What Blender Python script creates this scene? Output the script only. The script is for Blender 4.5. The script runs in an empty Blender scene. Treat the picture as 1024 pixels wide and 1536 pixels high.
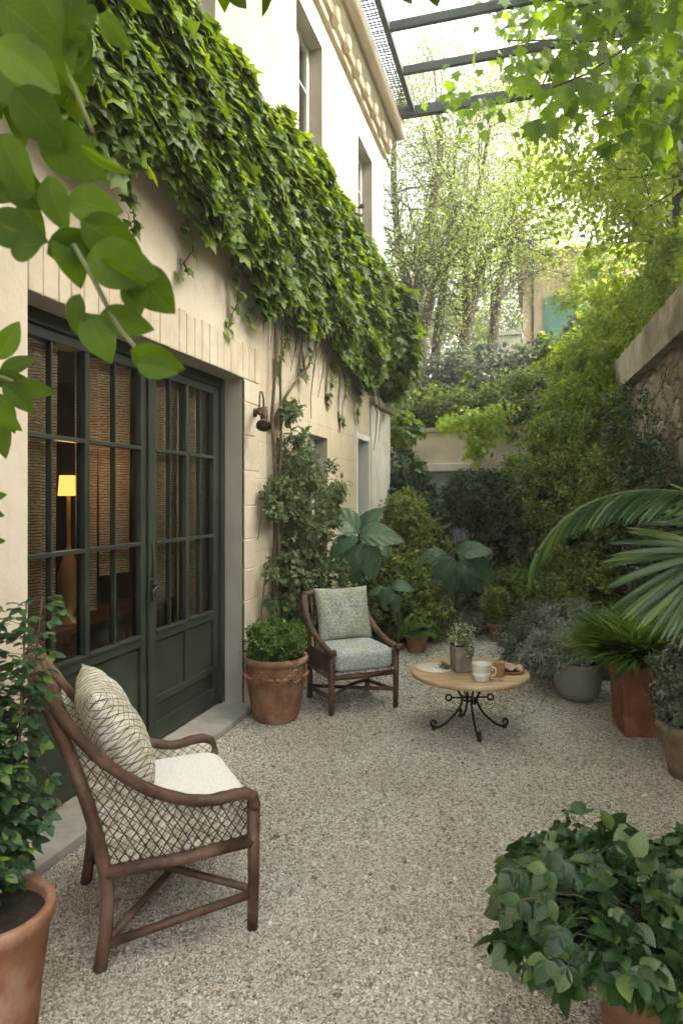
import bpy, math, random
import numpy as np
from mathutils import Vector, Matrix

random.seed(7)
PI = math.pi
R = math.radians
sc = bpy.context.scene
COL = sc.collection

# ------------------------------------------------------------------ camera geometry
CAM_H = 1.70
YAW = R(16.06)
FPX = 1000.0
CX, HY = 512.0, 746.0
RV = np.array([math.cos(YAW), math.sin(YAW), 0.0])
FV = np.array([-math.sin(YAW), math.cos(YAW), 0.0])

def W(px, py, z):
    p = RV * ((px - CX) / FPX * z) + FV * z
    return np.array([p[0], p[1], CAM_H + (HY - py) / FPX * z])

def GP(px, py):
    return W(px, py, CAM_H * FPX / (py - HY))

# ------------------------------------------------------------------ tagging
def tag(o, label=None, cat=None, group=None, kind=None):
    if label: o['label'] = label
    if cat: o['category'] = cat
    if group: o['group'] = group
    if kind: o['kind'] = kind
    return o

def thing(name, label, cat, loc=(0, 0, 0), rz=0.0, group=None):
    o = bpy.data.objects.new(name, None)
    o.empty_display_size = 0.1
    COL.objects.link(o)
    o.location = [float(v) for v in loc]
    o.rotation_euler = (0, 0, rz)
    return tag(o, label, cat, group)

def link(name, me, mat, parent=None, world=False):
    o = bpy.data.objects.new(name, me)
    COL.objects.link(o)
    if mat is not None:
        if isinstance(mat, (list, tuple)):
            for m in mat: me.materials.append(m)
        else:
            me.materials.append(mat)
    if parent is not None:
        o.parent = parent
        if world:
            q = parent
            M = Matrix.Identity(4)
            while q is not None:
                M = Matrix.Translation(q.location) @ q.rotation_euler.to_matrix().to_4x4() @ M
                q = q.parent
            loc, rot, _ = M.inverted().decompose()
            o.location = loc
            o.rotation_euler = rot.to_euler()
    return o

# ------------------------------------------------------------------ mesh builder
class MB:
    def __init__(s):
        s.v = []; s.f = []; s.sm = []; s.uv = {}
    def add(s, vs, fs, smooth=False):
        b = len(s.v)
        s.v += [tuple(float(c) for c in p) for p in vs]
        for f in fs:
            s.f.append(tuple(b + i for i in f)); s.sm.append(smooth)
        return b
    def box(s, x0, x1, y0, y1, z0, z1, M=None, taper=None):
        vs = [(x0, y0, z0), (x1, y0, z0), (x1, y1, z0), (x0, y1, z0),
              (x0, y0, z1), (x1, y0, z1), (x1, y1, z1), (x0, y1, z1)]
        if taper is not None:
            cx, cy = (x0 + x1) / 2, (y0 + y1) / 2
            vs = [((x - cx) * taper + cx, (y - cy) * taper + cy, z) if z == z0 else (x, y, z) for x, y, z in vs]
        if M is not None: vs = [tuple(M @ Vector(p)) for p in vs]
        s.add(vs, [(0, 3, 2, 1), (4, 5, 6, 7), (0, 1, 5, 4), (1, 2, 6, 5), (2, 3, 7, 6), (3, 0, 4, 7)])
    def tube(s, pts, rad, n=8, flat=1.0, caps=True):
        pts = [Vector([float(c) for c in p]) for p in pts]
        m = len(pts)
        if not hasattr(rad, '__len__'): rad = [rad] * m
        vs = []; fs = []
        prev = None
        for i, p in enumerate(pts):
            if i == 0: t = pts[1] - p
            elif i == m - 1: t = p - pts[i - 1]
            else: t = pts[i + 1] - pts[i - 1]
            if t.length < 1e-9: t = Vector((0, 0, 1))
            t.normalize()
            if prev is None:
                a = Vector((0, 0, 1)) if abs(t.z) < 0.9 else Vector((1, 0, 0))
                u = t.cross(a).normalized()
            else:
                u = prev - t * prev.dot(t)
                if u.length < 1e-6: u = t.orthogonal()
                u.normalize()
            prev = u
            w = t.cross(u)
            for k in range(n):
                a = 2 * PI * k / n
                vs.append(p + (u * math.cos(a) + w * math.sin(a) * flat) * rad[i])
        for i in range(m - 1):
            for k in range(n):
                a = i * n + k; b = i * n + (k + 1) % n
                fs.append((a, b, b + n, a + n))
        if caps:
            fs.append(tuple(range(n - 1, -1, -1)))
            fs.append(tuple((m - 1) * n + k for k in range(n)))
        s.add(vs, fs, True)
    def lathe(s, prof, n=40, c=(0, 0, 0), wob=0.0, seed=1):
        rg = random.Random(seed)
        ph = [rg.random() * 6.28 for _ in range(3)]
        vs = []; fs = []
        m = len(prof)
        for (r, z) in prof:
            for k in range(n):
                a = 2 * PI * k / n
                rr = r * (1 + wob * (math.sin(2 * a + ph[0]) + .5 * math.sin(3 * a + ph[1] + z * 9)))
                vs.append((c[0] + rr * math.cos(a), c[1] + rr * math.sin(a), c[2] + z))
        for i in range(m - 1):
            for k in range(n):
                a = i * n + k; b = i * n + (k + 1) % n
                fs.append((a, b, b + n, a + n))
        s.add(vs, fs, True)
    def torus(s, c, ax, R_, r, n=18, k=6, a0=0, a1=2 * PI):
        ax = Vector(ax).normalized(); u = ax.orthogonal().normalized(); w = ax.cross(u)
        c = Vector([float(q) for q in c])
        pts = [c + (u * math.cos(a0 + (a1 - a0) * i / n) + w * math.sin(a0 + (a1 - a0) * i / n)) * R_ for i in range(n + 1)]
        s.tube(pts, r, k)
    def supere(s, c, rx, ry, rz, e1=.4, e2=.3, nu=40, nv=20):
        def sp(v, e): return math.copysign(abs(v) ** e, v)
        vs = []; fs = []
        for j in range(nv + 1):
            ph = -PI / 2 + PI * j / nv
            for i in range(nu):
                th = 2 * PI * i / nu
                cp = sp(math.cos(ph), e1)
                vs.append((c[0] + rx * cp * sp(math.cos(th), e2), c[1] + ry * cp * sp(math.sin(th), e2), c[2] + rz * sp(math.sin(ph), e1)))
        for j in range(nv):
            for i in range(nu):
                a = j * nu + i; b = j * nu + (i + 1) % nu
                fs.append((a, b, b + nu, a + nu))
        s.add(vs, fs, True)
    def build(s, name, mat, parent=None, bevel=0.0, world=False, seg=2):
        me = bpy.data.meshes.new(name)
        me.from_pydata(s.v, [], s.f)
        me.polygons.foreach_set('use_smooth', s.sm)
        me.update()
        o = link(name, me, mat, parent, world)
        if bevel > 0:
            b = o.modifiers.new('bevel', 'BEVEL'); b.width = bevel; b.segments = seg; b.limit_method = 'ANGLE'; b.angle_limit = R(40)
        return o

# ------------------------------------------------------------------ foliage builder (numpy)
def nrm(a):
    return a / np.maximum(np.linalg.norm(a, axis=-1, keepdims=True), 1e-9)

def t_blade(n=4, w=0.25, fold=0.25, curl=0.3, power=1.0, peak=0.4):
    """leaf of n segments: base at 0, tip at y=1, folded on its midrib and curling down"""
    V = []; F = []; U = []
    for i in range(n + 1):
        t = i / n
        ww = w * (math.sin(PI * t ** (math.log(.5) / math.log(peak)))) ** power if 0 < t < 1 else 0
        z = -curl * t * t
        V += [(-ww, t, z + fold * ww), (0, t, z), (ww, t, z + fold * ww)]
        U += [(.5 - ww, t), (.5, t), (.5 + ww, t)]
    for i in range(n):
        a = i * 3
        if i == 0:
            F += [(a + 1, a + 4, a + 3), (a + 1, a + 5, a + 4)]
        elif i == n - 1:
            F += [(a, a + 1, a + 4), (a + 1, a + 2, a + 4)]
        else:
            F += [(a, a + 1, a + 4), (a, a + 4, a + 3), (a + 1, a + 2, a + 5), (a + 1, a + 5, a + 4)]
    return np.array(V), np.array(F), np.array(U)

def t_rib(n=8, w=.34, fold=.2, curl=.3, ribs=7, amp=.035, power=.75, peak=.4, cols=12):
    """broad leaf with sunken side veins: a grid of cols x n"""
    V = []; F = []; U = []
    for i in range(n + 1):
        t = i / n
        ww = w * (math.sin(PI * t ** (math.log(.5) / math.log(peak)))) ** power if 0 < t < 1 else .004
        for j in range(cols + 1):
            u = -1 + 2 * j / cols
            x = ww * u
            V.append((x, t + .10 * abs(u) * ww * (1 - t), -curl * t * t + fold * abs(x) - .5 * fold * x * x / w + amp * math.cos(2 * PI * (ribs * (t * .5 - abs(u) * .18))) * abs(u) * (1 - abs(u) * .6)))
            U.append((.5 + .5 * u * .6, t))
    for i in range(n):
        for j in range(cols):
            a = i * (cols + 1) + j; b = a + cols + 1
            F += [(a, a + 1, b + 1), (a, b + 1, b)]
    return np.array(V), np.array(F), np.array(U)

def t_lobed(out, curl=0.35, fold=.1):
    """palmate leaf from an outline (right half), petiole at the origin, tip at y=1"""
    pts = [(x, y) for x, y in out] + [(-x, y) for x, y in reversed(out[:-1])]
    V = [(0, .32, 0.03)]; U = [(.5, .32)]
    for x, y in pts:
        V.append((x, y, -curl * (x * x * 1.2 + (y - .3) ** 2) + fold * abs(x)))
        U.append((.5 + x * .8, y))
    F = [(0, i, i + 1) for i in range(1, len(pts))]
    F.append((0, len(pts), 1))
    return np.array(V), np.array(F), np.array(U)

T_SMALL = t_blade(2, .28, .3, .2)
T_OVATE = t_blade(5, .30, .25, .25, .8, .42)
T_RIB = t_rib(12, .36, .16, .55, 9, .055, .7, .38, 14)
T_NEAR = t_rib(10, .33, .22, .28, 9, .012, .8, .42, 8)
T_BIG = t_blade(8, .34, .22, .22, .7, .42)
T_LANCE = t_blade(3, .13, .3, .3)
T_GRASS = t_blade(6, .021, .5, .75, .5, .35)
T_STRAP = t_blade(6, .055, .6, .35, .5, .45)
T_IVY = t_lobed([(.02, .0), (.22, -.06), (.46, .12), (.34, .3), (.5, .56), (.22, .58), (0, 1.0)])
T_MAPLE = t_lobed([(.02, .0), (.2, -.02), (.5, .05), (.38, .22), (.62, .5), (.44, .48), (.27, .5), (.24, .72), (.13, .74), (0, 1.05)], .3)
_o = np.array([(1, 0, 0), (-1, 0, 0), (0, 1, 0), (0, -1, 0), (0, 0, .7), (0, 0, -.7)], float)
T_STONE = (_o, np.array([(0, 2, 4), (2, 1, 4), (1, 3, 4), (3, 0, 4), (2, 0, 5), (1, 2, 5), (3, 1, 5), (0, 3, 5)]), _o[:, :2] * .5 + .5)

class FB:
    def __init__(s):
        s.V = []; s.F = []; s.U = []; s.n = 0
    def add(s, T, pos, tip, nor, size, wid=1.0, jit=0.0, rng=None):
        V, F, U = T
        pos = np.asarray(pos, float); N = len(pos)
        if N == 0: return
        tip = nrm(np.broadcast_to(np.asarray(tip, float), (N, 3)))
        nor = np.broadcast_to(np.asarray(nor, float), (N, 3))
        x = nrm(np.cross(tip, nor)); z = np.cross(x, tip)
        size = np.broadcast_to(np.asarray(size, float), (N,))
        wid = np.broadcast_to(np.asarray(wid, float), (N,))
        P = (V[None, :, 0, None] * x[:, None, :] * wid[:, None, None] + V[None, :, 1, None] * tip[:, None, :] + V[None, :, 2, None] * z[:, None, :])
        if jit and rng is not None:
            P = P + rng.normal(0, jit, P.shape)
        P = P * size[:, None, None] + pos[:, None, :]
        k = len(V)
        idx = (np.arange(N) * k)[:, None, None] + F[None] + s.n
        s.V.append(P.reshape(-1, 3)); s.F.append(idx.reshape(-1, 3)); s.U.append(np.tile(U, (N, 1)))
        s.n += N * k
    def build(s, name, mat, parent=None, smooth=False, world=True):
        V = np.concatenate(s.V).astype(np.float32); F = np.concatenate(s.F).astype(np.int32); U = np.concatenate(s.U).astype(np.float32)
        me = bpy.data.meshes.new(name)
        me.vertices.add(len(V)); me.vertices.foreach_set('co', V.ravel())
        me.loops.add(F.size); me.loops.foreach_set('vertex_index', F.ravel())
        me.polygons.add(len(F)); me.polygons.foreach_set('loop_start', np.arange(0, F.size, 3, dtype=np.int32))
        me.polygons.foreach_set('loop_total', np.full(len(F), 3, np.int32))
        if smooth: me.polygons.foreach_set('use_smooth', np.ones(len(F), bool))
        me.update(calc_edges=True)
        uv = me.uv_layers.new(name='UVMap')
        uv.data.foreach_set('uv', U[F.ravel()].ravel())
        me.validate()
        return link(name, me, mat, parent, world and parent is not None)

def rdir(rng, n):
    return nrm(rng.normal(0, 1, (n, 3)))

def clumps(rng, c, rad, K, n, cr, amp=.18, inner=.45, top=-1.0):
    """n leaf points gathered in K clumps spread through an uneven ellipsoid; returns points, outward directions, clump centres"""
    c = np.asarray(c, float); rad = np.asarray(rad, float)
    d = rdir(rng, K * 3)
    d = d[d[:, 2] > top][:K]
    if len(d) < K: d = np.concatenate([d, d])[:K]
    ph = rng.random(6) * 6.28
    lump = 1 + amp * (np.sin(3 * d[:, 0] + ph[0]) + np.sin(4 * d[:, 1] + ph[1]) + np.sin(5 * d[:, 2] + ph[2])) / 1.5
    rr = lump * (1 - inner * rng.random(len(d)) ** 1.6)
    cc = c + d * rr[:, None] * rad
    k = rng.integers(0, len(cc), n)
    crs = cr * (0.6 + .8 * rng.random(len(cc)))
    off = rdir(rng, n) * (rng.random(n) ** .5)[:, None]
    p = cc[k] + off * crs[k][:, None]
    out = nrm(nrm(d[k] / rad) * .8 + off * .9 + np.array([0, 0, .25]))
    return p, out, cc

def leafy(fb, rng, T, p, out, size, droop=.4, var=.35, rnd=.7, wid=1.0, face=.6):
    n = len(p)
    tip = nrm(out * face + rdir(rng, n) * rnd + np.array([0, 0, -droop]))
    nor = nrm(out + np.array([0, 0, .6]) + rdir(rng, n) * .5)
    s = size * (1 + var * (rng.random(n) * 2 - 1))
    fb.add(T, p, tip, nor, s, wid * (0.85 + .3 * rng.random(n)))

# ------------------------------------------------------------------ materials
def newmat(name):
    m = bpy.data.materials.new(name); m.use_nodes = True
    nt = m.node_tree
    for n in list(nt.nodes): nt.nodes.remove(n)
    out = nt.nodes.new('ShaderNodeOutputMaterial')
    return m, nt, out

def N(nt, typ, **kw):
    n = nt.nodes.new(typ)
    for k, v in kw.items():
        if k.startswith('i_'): n.inputs[k[2:].replace('_', ' ')].default_value = v
        else: setattr(n, k, v)
    return n

def ramp(nt, stops):
    r = nt.nodes.new('ShaderNodeValToRGB')
    e = r.color_ramp.elements
    while len(e) < len(stops): e.new(0.5)
    for i, (p, c) in enumerate(stops):
        e[i].position = p
        e[i].color = (*c, 1) if len(c) == 3 else c
    return r

def mixc(nt, fac, a, b, mode='MIX'):
    m = nt.nodes.new('ShaderNodeMix'); m.data_type = 'RGBA'; m.blend_type = mode
    for sock, v in ((m.inputs[0], fac), (m.inputs[6], a), (m.inputs[7], b)):
        if hasattr(v, 'is_linked') or hasattr(v, 'node'): nt.links.new(v, sock)
        elif isinstance(v, (int, float)): sock.default_value = v
        else: sock.default_value = (*v, 1)
    return m.outputs[2]

def math_(nt, op, a, b=None, clamp=False):
    m = nt.nodes.new('ShaderNodeMath'); m.operation = op; m.use_clamp = clamp
    for i, v in enumerate((a, b)):
        if v is None: continue
        if isinstance(v, (int, float)): m.inputs[i].default_value = v
        else: nt.links.new(v, m.inputs[i])
    return m.outputs[0]

def noise(nt, scale, detail=4, rough=.55, vec=None, dist=0.0):
    n = N(nt, 'ShaderNodeTexNoise'); n.inputs['Scale'].default_value = scale; n.inputs['Detail'].default_value = detail
    n.inputs['Roughness'].default_value = rough; n.inputs['Distortion'].default_value = dist
    if vec is not None: nt.links.new(vec, n.inputs['Vector'])
    return n.outputs['Fac']

def objvec(nt, scale=(1, 1, 1), kind='Object'):
    tc = nt.nodes.new('ShaderNodeTexCoord'); mp = nt.nodes.new('ShaderNodeMapping')
    mp.inputs['Scale'].default_value = scale
    nt.links.new(tc.outputs[kind], mp.inputs['Vector'])
    return mp.outputs['Vector']

def bump(nt, h, strength=.3, dist=.01):
    b = nt.nodes.new('ShaderNodeBump'); b.inputs['Strength'].default_value = strength; b.inputs['Distance'].default_value = dist
    nt.links.new(h, b.inputs['Height'])
    return b.outputs['Normal']

def principled(nt, out, col, rough=.6, normal=None, metal=0.0, spec=.5, alpha=None):
    p = nt.nodes.new('ShaderNodeBsdfPrincipled')
    if isinstance(col, tuple): p.inputs['Base Color'].default_value = (*col, 1)
    else: nt.links.new(col, p.inputs['Base Color'])
    if isinstance(rough, (int, float)): p.inputs['Roughness'].default_value = rough
    else: nt.links.new(rough, p.inputs['Roughness'])
    p.inputs['Metallic'].default_value = metal
    p.inputs['Specular IOR Level'].default_value = spec
    if normal is not None: nt.links.new(normal, p.inputs['Normal'])
    if alpha is not None: nt.links.new(alpha, p.inputs['Alpha'])
    nt.links.new(p.outputs[0], out.inputs[0])
    return p

def mottled(name, c1, c2, scale=6, rough=.7, bscale=60, bstr=.3, bdist=.004, metal=0.0, c3=None, stretch=(1, 1, 1), spec=.4, lo=.35, hi=.65):
    m, nt, out = newmat(name)
    v = objvec(nt, stretch)
    f = noise(nt, scale, 6, .6, v)
    r = ramp(nt, [(lo, c1), (hi, c2)])
    nt.links.new(f, r.inputs[0])
    col = r.outputs[0]
    if c3 is not None:
        f2 = noise(nt, scale * .35, 5, .65, v, .4)
        r2 = ramp(nt, [(.5, (0, 0, 0)), (.68, (1, 1, 1))]); nt.links.new(f2, r2.inputs[0])
        col = mixc(nt, r2.outputs[0], col, c3)
    h = noise(nt, bscale, 4, .6, v)
    principled(nt, out, col, rough, bump(nt, h, bstr, bdist), metal, spec)
    return m

def leafmat(name, c1, c2, trans=.35, rough=.45, tcol=None, vein=False, c3=None, spec=.4, p3=.9, veinf=.3, vb=.35):
    m, nt, out = newmat(name)
    g = nt.nodes.new('ShaderNodeNewGeometry')
    stops = [(0, c1), (.75, c2)]
    if c3 is not None: stops = [(0, c1), (p3 - .15, c2), (p3 + .05, c3)]
    r = ramp(nt, stops); nt.links.new(g.outputs['Random Per Island'], r.inputs[0])
    col = r.outputs[0]
    nor = None
    if vein:
        tc = nt.nodes.new('ShaderNodeTexCoord'); sx = nt.nodes.new('ShaderNodeSeparateXYZ'); nt.links.new(tc.outputs['UV'], sx.inputs[0])
        ax = math_(nt, 'ABSOLUTE', math_(nt, 'SUBTRACT', sx.outputs[0], .5))
        ph = math_(nt, 'SUBTRACT', math_(nt, 'MULTIPLY', sx.outputs[1], 9.0), math_(nt, 'MULTIPLY', ax, 9.0))
        tri = math_(nt, 'PINGPONG', ph, .5)
        side = math_(nt, 'LESS_THAN', tri, .035)
        mid = math_(nt, 'LESS_THAN', ax, .012)
        vv = math_(nt, 'MAXIMUM', side, mid)
        lighter = mixc(nt, .35, col, (.22, .32, .08))
        col = mixc(nt, math_(nt, 'MULTIPLY', vv, veinf), col, lighter)
        bl = ramp(nt, [(.62, (0, 0, 0)), (.74, (1, 1, 1))]); nt.links.new(noise(nt, 22, 4, .7, objvec(nt)), bl.inputs[0])
        col = mixc(nt, math_(nt, 'MULTIPLY', bl.outputs[0], .45), col, (.16, .15, .04))
        tn_ = ramp(nt, [(.35, (.75, .8, .7)), (.65, (1.15, 1.1, 1.0))]); nt.links.new(noise(nt, 9, 3, .6, objvec(nt)), tn_.inputs[0])
        col = mixc(nt, 1.0, col, tn_.outputs[0], 'MULTIPLY')
        nor = bump(nt, math_(nt, 'SMOOTH_MIN', tri, .25), vb, .004)
    p = nt.nodes.new('ShaderNodeBsdfPrincipled')
    nt.links.new(col, p.inputs['Base Color']); p.inputs['Roughness'].default_value = rough
    p.inputs['Specular IOR Level'].default_value = spec
    if nor is not None: nt.links.new(nor, p.inputs['Normal'])
    tr = nt.nodes.new('ShaderNodeBsdfTranslucent')
    hs = nt.nodes.new('ShaderNodeHueSaturation'); hs.inputs['Hue'].default_value = .48; hs.inputs['Saturation'].default_value = 1.15
    hs.inputs['Value'].default_value = 1.9
    nt.links.new(col, hs.inputs['Color']); nt.links.new(hs.outputs[0], tr.inputs['Color'])
    mx = nt.nodes.new('ShaderNodeMixShader'); mx.inputs[0].default_value = trans
    nt.links.new(p.outputs[0], mx.inputs[1]); nt.links.new(tr.outputs[0], mx.inputs[2])
    nt.links.new(mx.outputs[0], out.inputs[0])
    return m

def stucco_mat():
    m, nt, out = newmat('cream_stucco')
    v = objvec(nt)
    tc = nt.nodes.new('ShaderNodeNewGeometry'); sx = nt.nodes.new('ShaderNodeSeparateXYZ'); nt.links.new(tc.outputs['Position'], sx.inputs[0])
    f = noise(nt, 1.3, 8, .62, v, .3)
    r = ramp(nt, [(.3, (.52, .44, .33)), (.5, (.60, .525, .415)), (.72, (.67, .60, .495))]); nt.links.new(f, r.inputs[0])
    col = r.outputs[0]
    f2 = noise(nt, 5, 6, .7, v, 1.0)
    r2 = ramp(nt, [(.52, (0, 0, 0)), (.75, (1, 1, 1))]); nt.links.new(f2, r2.inputs[0])
    col = mixc(nt, math_(nt, 'MULTIPLY', r2.outputs[0], .35), col, (.42, .35, .22))
    # ochre weathering low on the old stone part, a trait of the wall itself
    low = nt.nodes.new('ShaderNodeMapRange'); low.inputs['From Min'].default_value = 3.4; low.inputs['From Max'].default_value = 2.2
    nt.links.new(sx.outputs[2], low.inputs['Value'])
    far = nt.nodes.new('ShaderNodeMapRange'); far.inputs['From Min'].default_value = 4.8; far.inputs['From Max'].default_value = 5.6
    nt.links.new(sx.outputs[1], far.inputs['Value'])
    zone = math_(nt, 'MULTIPLY', low.outputs[0], far.outputs[0])
    f3 = noise(nt, 2.2, 8, .7, v, .6)
    r3 = ramp(nt, [(.38, (0, 0, 0)), (.62, (1, 1, 1))]); nt.links.new(f3, r3.inputs[0])
    col = mixc(nt, math_(nt, 'MULTIPLY', math_(nt, 'MULTIPLY', r3.outputs[0], zone), .6), col, (.50, .40, .20))
    # rain streaks
    vs = objvec(nt, (6, 6, .35))
    f4 = noise(nt, 3, 5, .6, vs)
    r4 = ramp(nt, [(.55, (0, 0, 0)), (.75, (1, 1, 1))]); nt.links.new(f4, r4.inputs[0])
    col = mixc(nt, math_(nt, 'MULTIPLY', r4.outputs[0], .25), col, (.45, .39, .30))
    # faint block joints of the old stonework
    mp = nt.nodes.new('ShaderNodeCombineXYZ'); nt.links.new(sx.outputs[1], mp.inputs[0]); nt.links.new(sx.outputs[2], mp.inputs[1])
    wob = nt.nodes.new('ShaderNodeVectorMath'); wob.operation = 'ADD'; nt.links.new(mp.outputs[0], wob.inputs[0])
    cn = nt.nodes.new('ShaderNodeTexNoise'); cn.inputs['Scale'].default_value = 2.5
    sub = nt.nodes.new('ShaderNodeVectorMath'); sub.operation = 'MULTIPLY_ADD'
    nt.links.new(v, cn.inputs['Vector']); nt.links.new(cn.outputs['Color'], sub.inputs[0]); sub.inputs[1].default_value = (.05, .05, 0); sub.inputs[2].default_value = (-.025, -.025, 0)
    nt.links.new(sub.outputs[0], wob.inputs[1])
    br = nt.nodes.new('ShaderNodeTexBrick'); br.inputs['Scale'].default_value = 1.0; br.inputs['Mortar Size'].default_value = .006
    br.inputs['Brick Width'].default_value = .62; br.inputs['Row Height'].default_value = .31; br.inputs['Mortar Smooth'].default_value = .6
    nt.links.new(wob.outputs[0], br.inputs['Vector'])
    jm = math_(nt, 'MULTIPLY', math_(nt, 'MULTIPLY', br.outputs['Fac'], zone), noise(nt, 4, 3, .6, v))
    col = mixc(nt, math_(nt, 'MULTIPLY', jm, .9, True), col, (.28, .22, .14))
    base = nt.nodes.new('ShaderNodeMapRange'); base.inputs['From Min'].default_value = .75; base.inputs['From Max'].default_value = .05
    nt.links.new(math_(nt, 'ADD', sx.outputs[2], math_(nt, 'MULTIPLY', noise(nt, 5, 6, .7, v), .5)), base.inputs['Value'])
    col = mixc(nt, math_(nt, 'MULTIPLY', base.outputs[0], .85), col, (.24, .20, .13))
    h = math_(nt, 'SUBTRACT', math_(nt, 'ADD', noise(nt, 45, 5, .6, v), math_(nt, 'MULTIPLY', noise(nt, 6, 4, .5, v), 1.5)), math_(nt, 'MULTIPLY', jm, 1.5))
    principled(nt, out, col, .9, bump(nt, h, .35, .008), spec=.2)
    return m

def gravel_mat():
    m, nt, out = newmat('gravel_sheet')
    v = objvec(nt)
    vo = N(nt, 'ShaderNodeTexVoronoi'); vo.inputs['Scale'].default_value = 85; nt.links.new(v, vo.inputs['Vector'])
    sx = nt.nodes.new('ShaderNodeSeparateColor'); nt.links.new(vo.outputs['Color'], sx.inputs[0])
    r = ramp(nt, [(0, (.24, .215, .18)), (.3, (.46, .42, .36)), (.7, (.66, .62, .55)), (1, (.82, .79, .72))]); nt.links.new(sx.outputs[0], r.inputs[0])
    big = noise(nt, .9, 6, .65, v, .4)
    rb = ramp(nt, [(.35, (.80, .77, .72)), (.65, (1, 1, 1))]); nt.links.new(big, rb.inputs[0])
    col = mixc(nt, 1.0, r.outputs[0], rb.outputs[0], 'MULTIPLY')
    edge = ramp(nt, [(.0, (1, 1, 1)), (.8, (.25, .22, .18))]); nt.links.new(vo.outputs['Distance'], edge.inputs[0])
    h = math_(nt, 'SUBTRACT', 1.0, vo.outputs['Distance'])
    h = math_(nt, 'ADD', h, math_(nt, 'MULTIPLY', noise(nt, 9, 4, .6, v), .8))
    principled(nt, out, col, .9, bump(nt, h, .9, .012), spec=.2)
    return m

def stone_mat():
    m, nt, out = newmat('gravel_stone')
    g = nt.nodes.new('ShaderNodeNewGeometry')
    r = ramp(nt, [(0, (.20, .175, .145)), (.25, (.42, .38, .32)), (.65, (.65, .61, .54)), (.92, (.78, .74, .67)), (1, (.88, .86, .81))])
    nt.links.new(g.outputs['Random Per Island'], r.inputs[0])
    v = objvec(nt)
    big = noise(nt, .9, 6, .65, v, .4)
    rb = ramp(nt, [(.35, (.80, .77, .72)), (.65, (1, 1, 1))]); nt.links.new(big, rb.inputs[0])
    col = mixc(nt, 1.0, r.outputs[0], rb.outputs[0], 'MULTIPLY')
    principled(nt, out, col, .85, spec=.25)
    return m

def rubble_mat():
    m, nt, out = newmat('rubble_stone')
    v = objvec(nt, (1, 1, 1.5))
    nz = nt.nodes.new('ShaderNodeTexNoise'); nz.inputs['Scale'].default_value = 4; nt.links.new(v, nz.inputs['Vector'])
    ma = nt.nodes.new('ShaderNodeVectorMath'); ma.operation = 'MULTIPLY_ADD'; ma.inputs[1].default_value = (.25, .25, .25)
    nt.links.new(nz.outputs['Color'], ma.inputs[0]); nt.links.new(v, ma.inputs[2])
    vo = N(nt, 'ShaderNodeTexVoronoi'); vo.feature = 'DISTANCE_TO_EDGE'; vo.inputs['Scale'].default_value = 3.2; nt.links.new(ma.outputs[0], vo.inputs['Vector'])
    vc = N(nt, 'ShaderNodeTexVoronoi'); vc.inputs['Scale'].default_value = 3.2; nt.links.new(ma.outputs[0], vc.inputs['Vector'])
    sx = nt.nodes.new('ShaderNodeSeparateColor'); nt.links.new(vc.outputs['Color'], sx.inputs[0])
    r = ramp(nt, [(0, (.27, .22, .155)), (.5, (.42, .355, .26)), (1, (.55, .49, .38))]); nt.links.new(sx.outputs[0], r.inputs[0])
    f = noise(nt, 14, 6, .7, v)
    rf = ramp(nt, [(.3, (.6, .57, .5)), (.7, (1, 1, 1))]); nt.links.new(f, rf.inputs[0])
    col = mixc(nt, 1.0, r.outputs[0], rf.outputs[0], 'MULTIPLY')
    e = ramp(nt, [(.0, (1, 1, 1)), (.07, (0, 0, 0))]); nt.links.new(vo.outputs['Distance'], e.inputs[0])
    col = mixc(nt, math_(nt, 'MULTIPLY', e.outputs[0], .7), col, (.13, .11, .08))
    h = math_(nt, 'ADD', math_(nt, 'MINIMUM', math_(nt, 'MULTIPLY', vo.outputs['Distance'], 6), 1.0), math_(nt, 'MULTIPLY', f, .8))
    principled(nt, out, col, .95, bump(nt, h, 1.0, .05), spec=.15)
    return m

def weave_mat(name, c1, c2, c3=None, sx_=160, rough=.9, gap=0.0):
    """fine woven cloth or cane with threads both ways"""
    m, nt, out = newmat(name)
    v = objvec(nt)
    f = noise(nt, sx_, 2, .5, objvec(nt, (1, 1, .25)))
    f2 = noise(nt, sx_, 2, .5, objvec(nt, (.25, .25, 1)))
    s = math_(nt, 'MULTIPLY', math_(nt, 'ADD', f, f2), .5)
    r = ramp(nt, [(.40, c1), (.60, c2)]); nt.links.new(s, r.inputs[0])
    col = r.outputs[0]
    if c3 is not None:
        b = noise(nt, 5, 4, .6, v, .3)
        rb = ramp(nt, [(.45, (0, 0, 0)), (.65, (1, 1, 1))]); nt.links.new(b, rb.inputs[0])
        col = mixc(nt, math_(nt, 'MULTIPLY', rb.outputs[0], .6), col, c3)
    principled(nt, out, col, rough, bump(nt, s, .5, .004), spec=.15)
    return m

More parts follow.
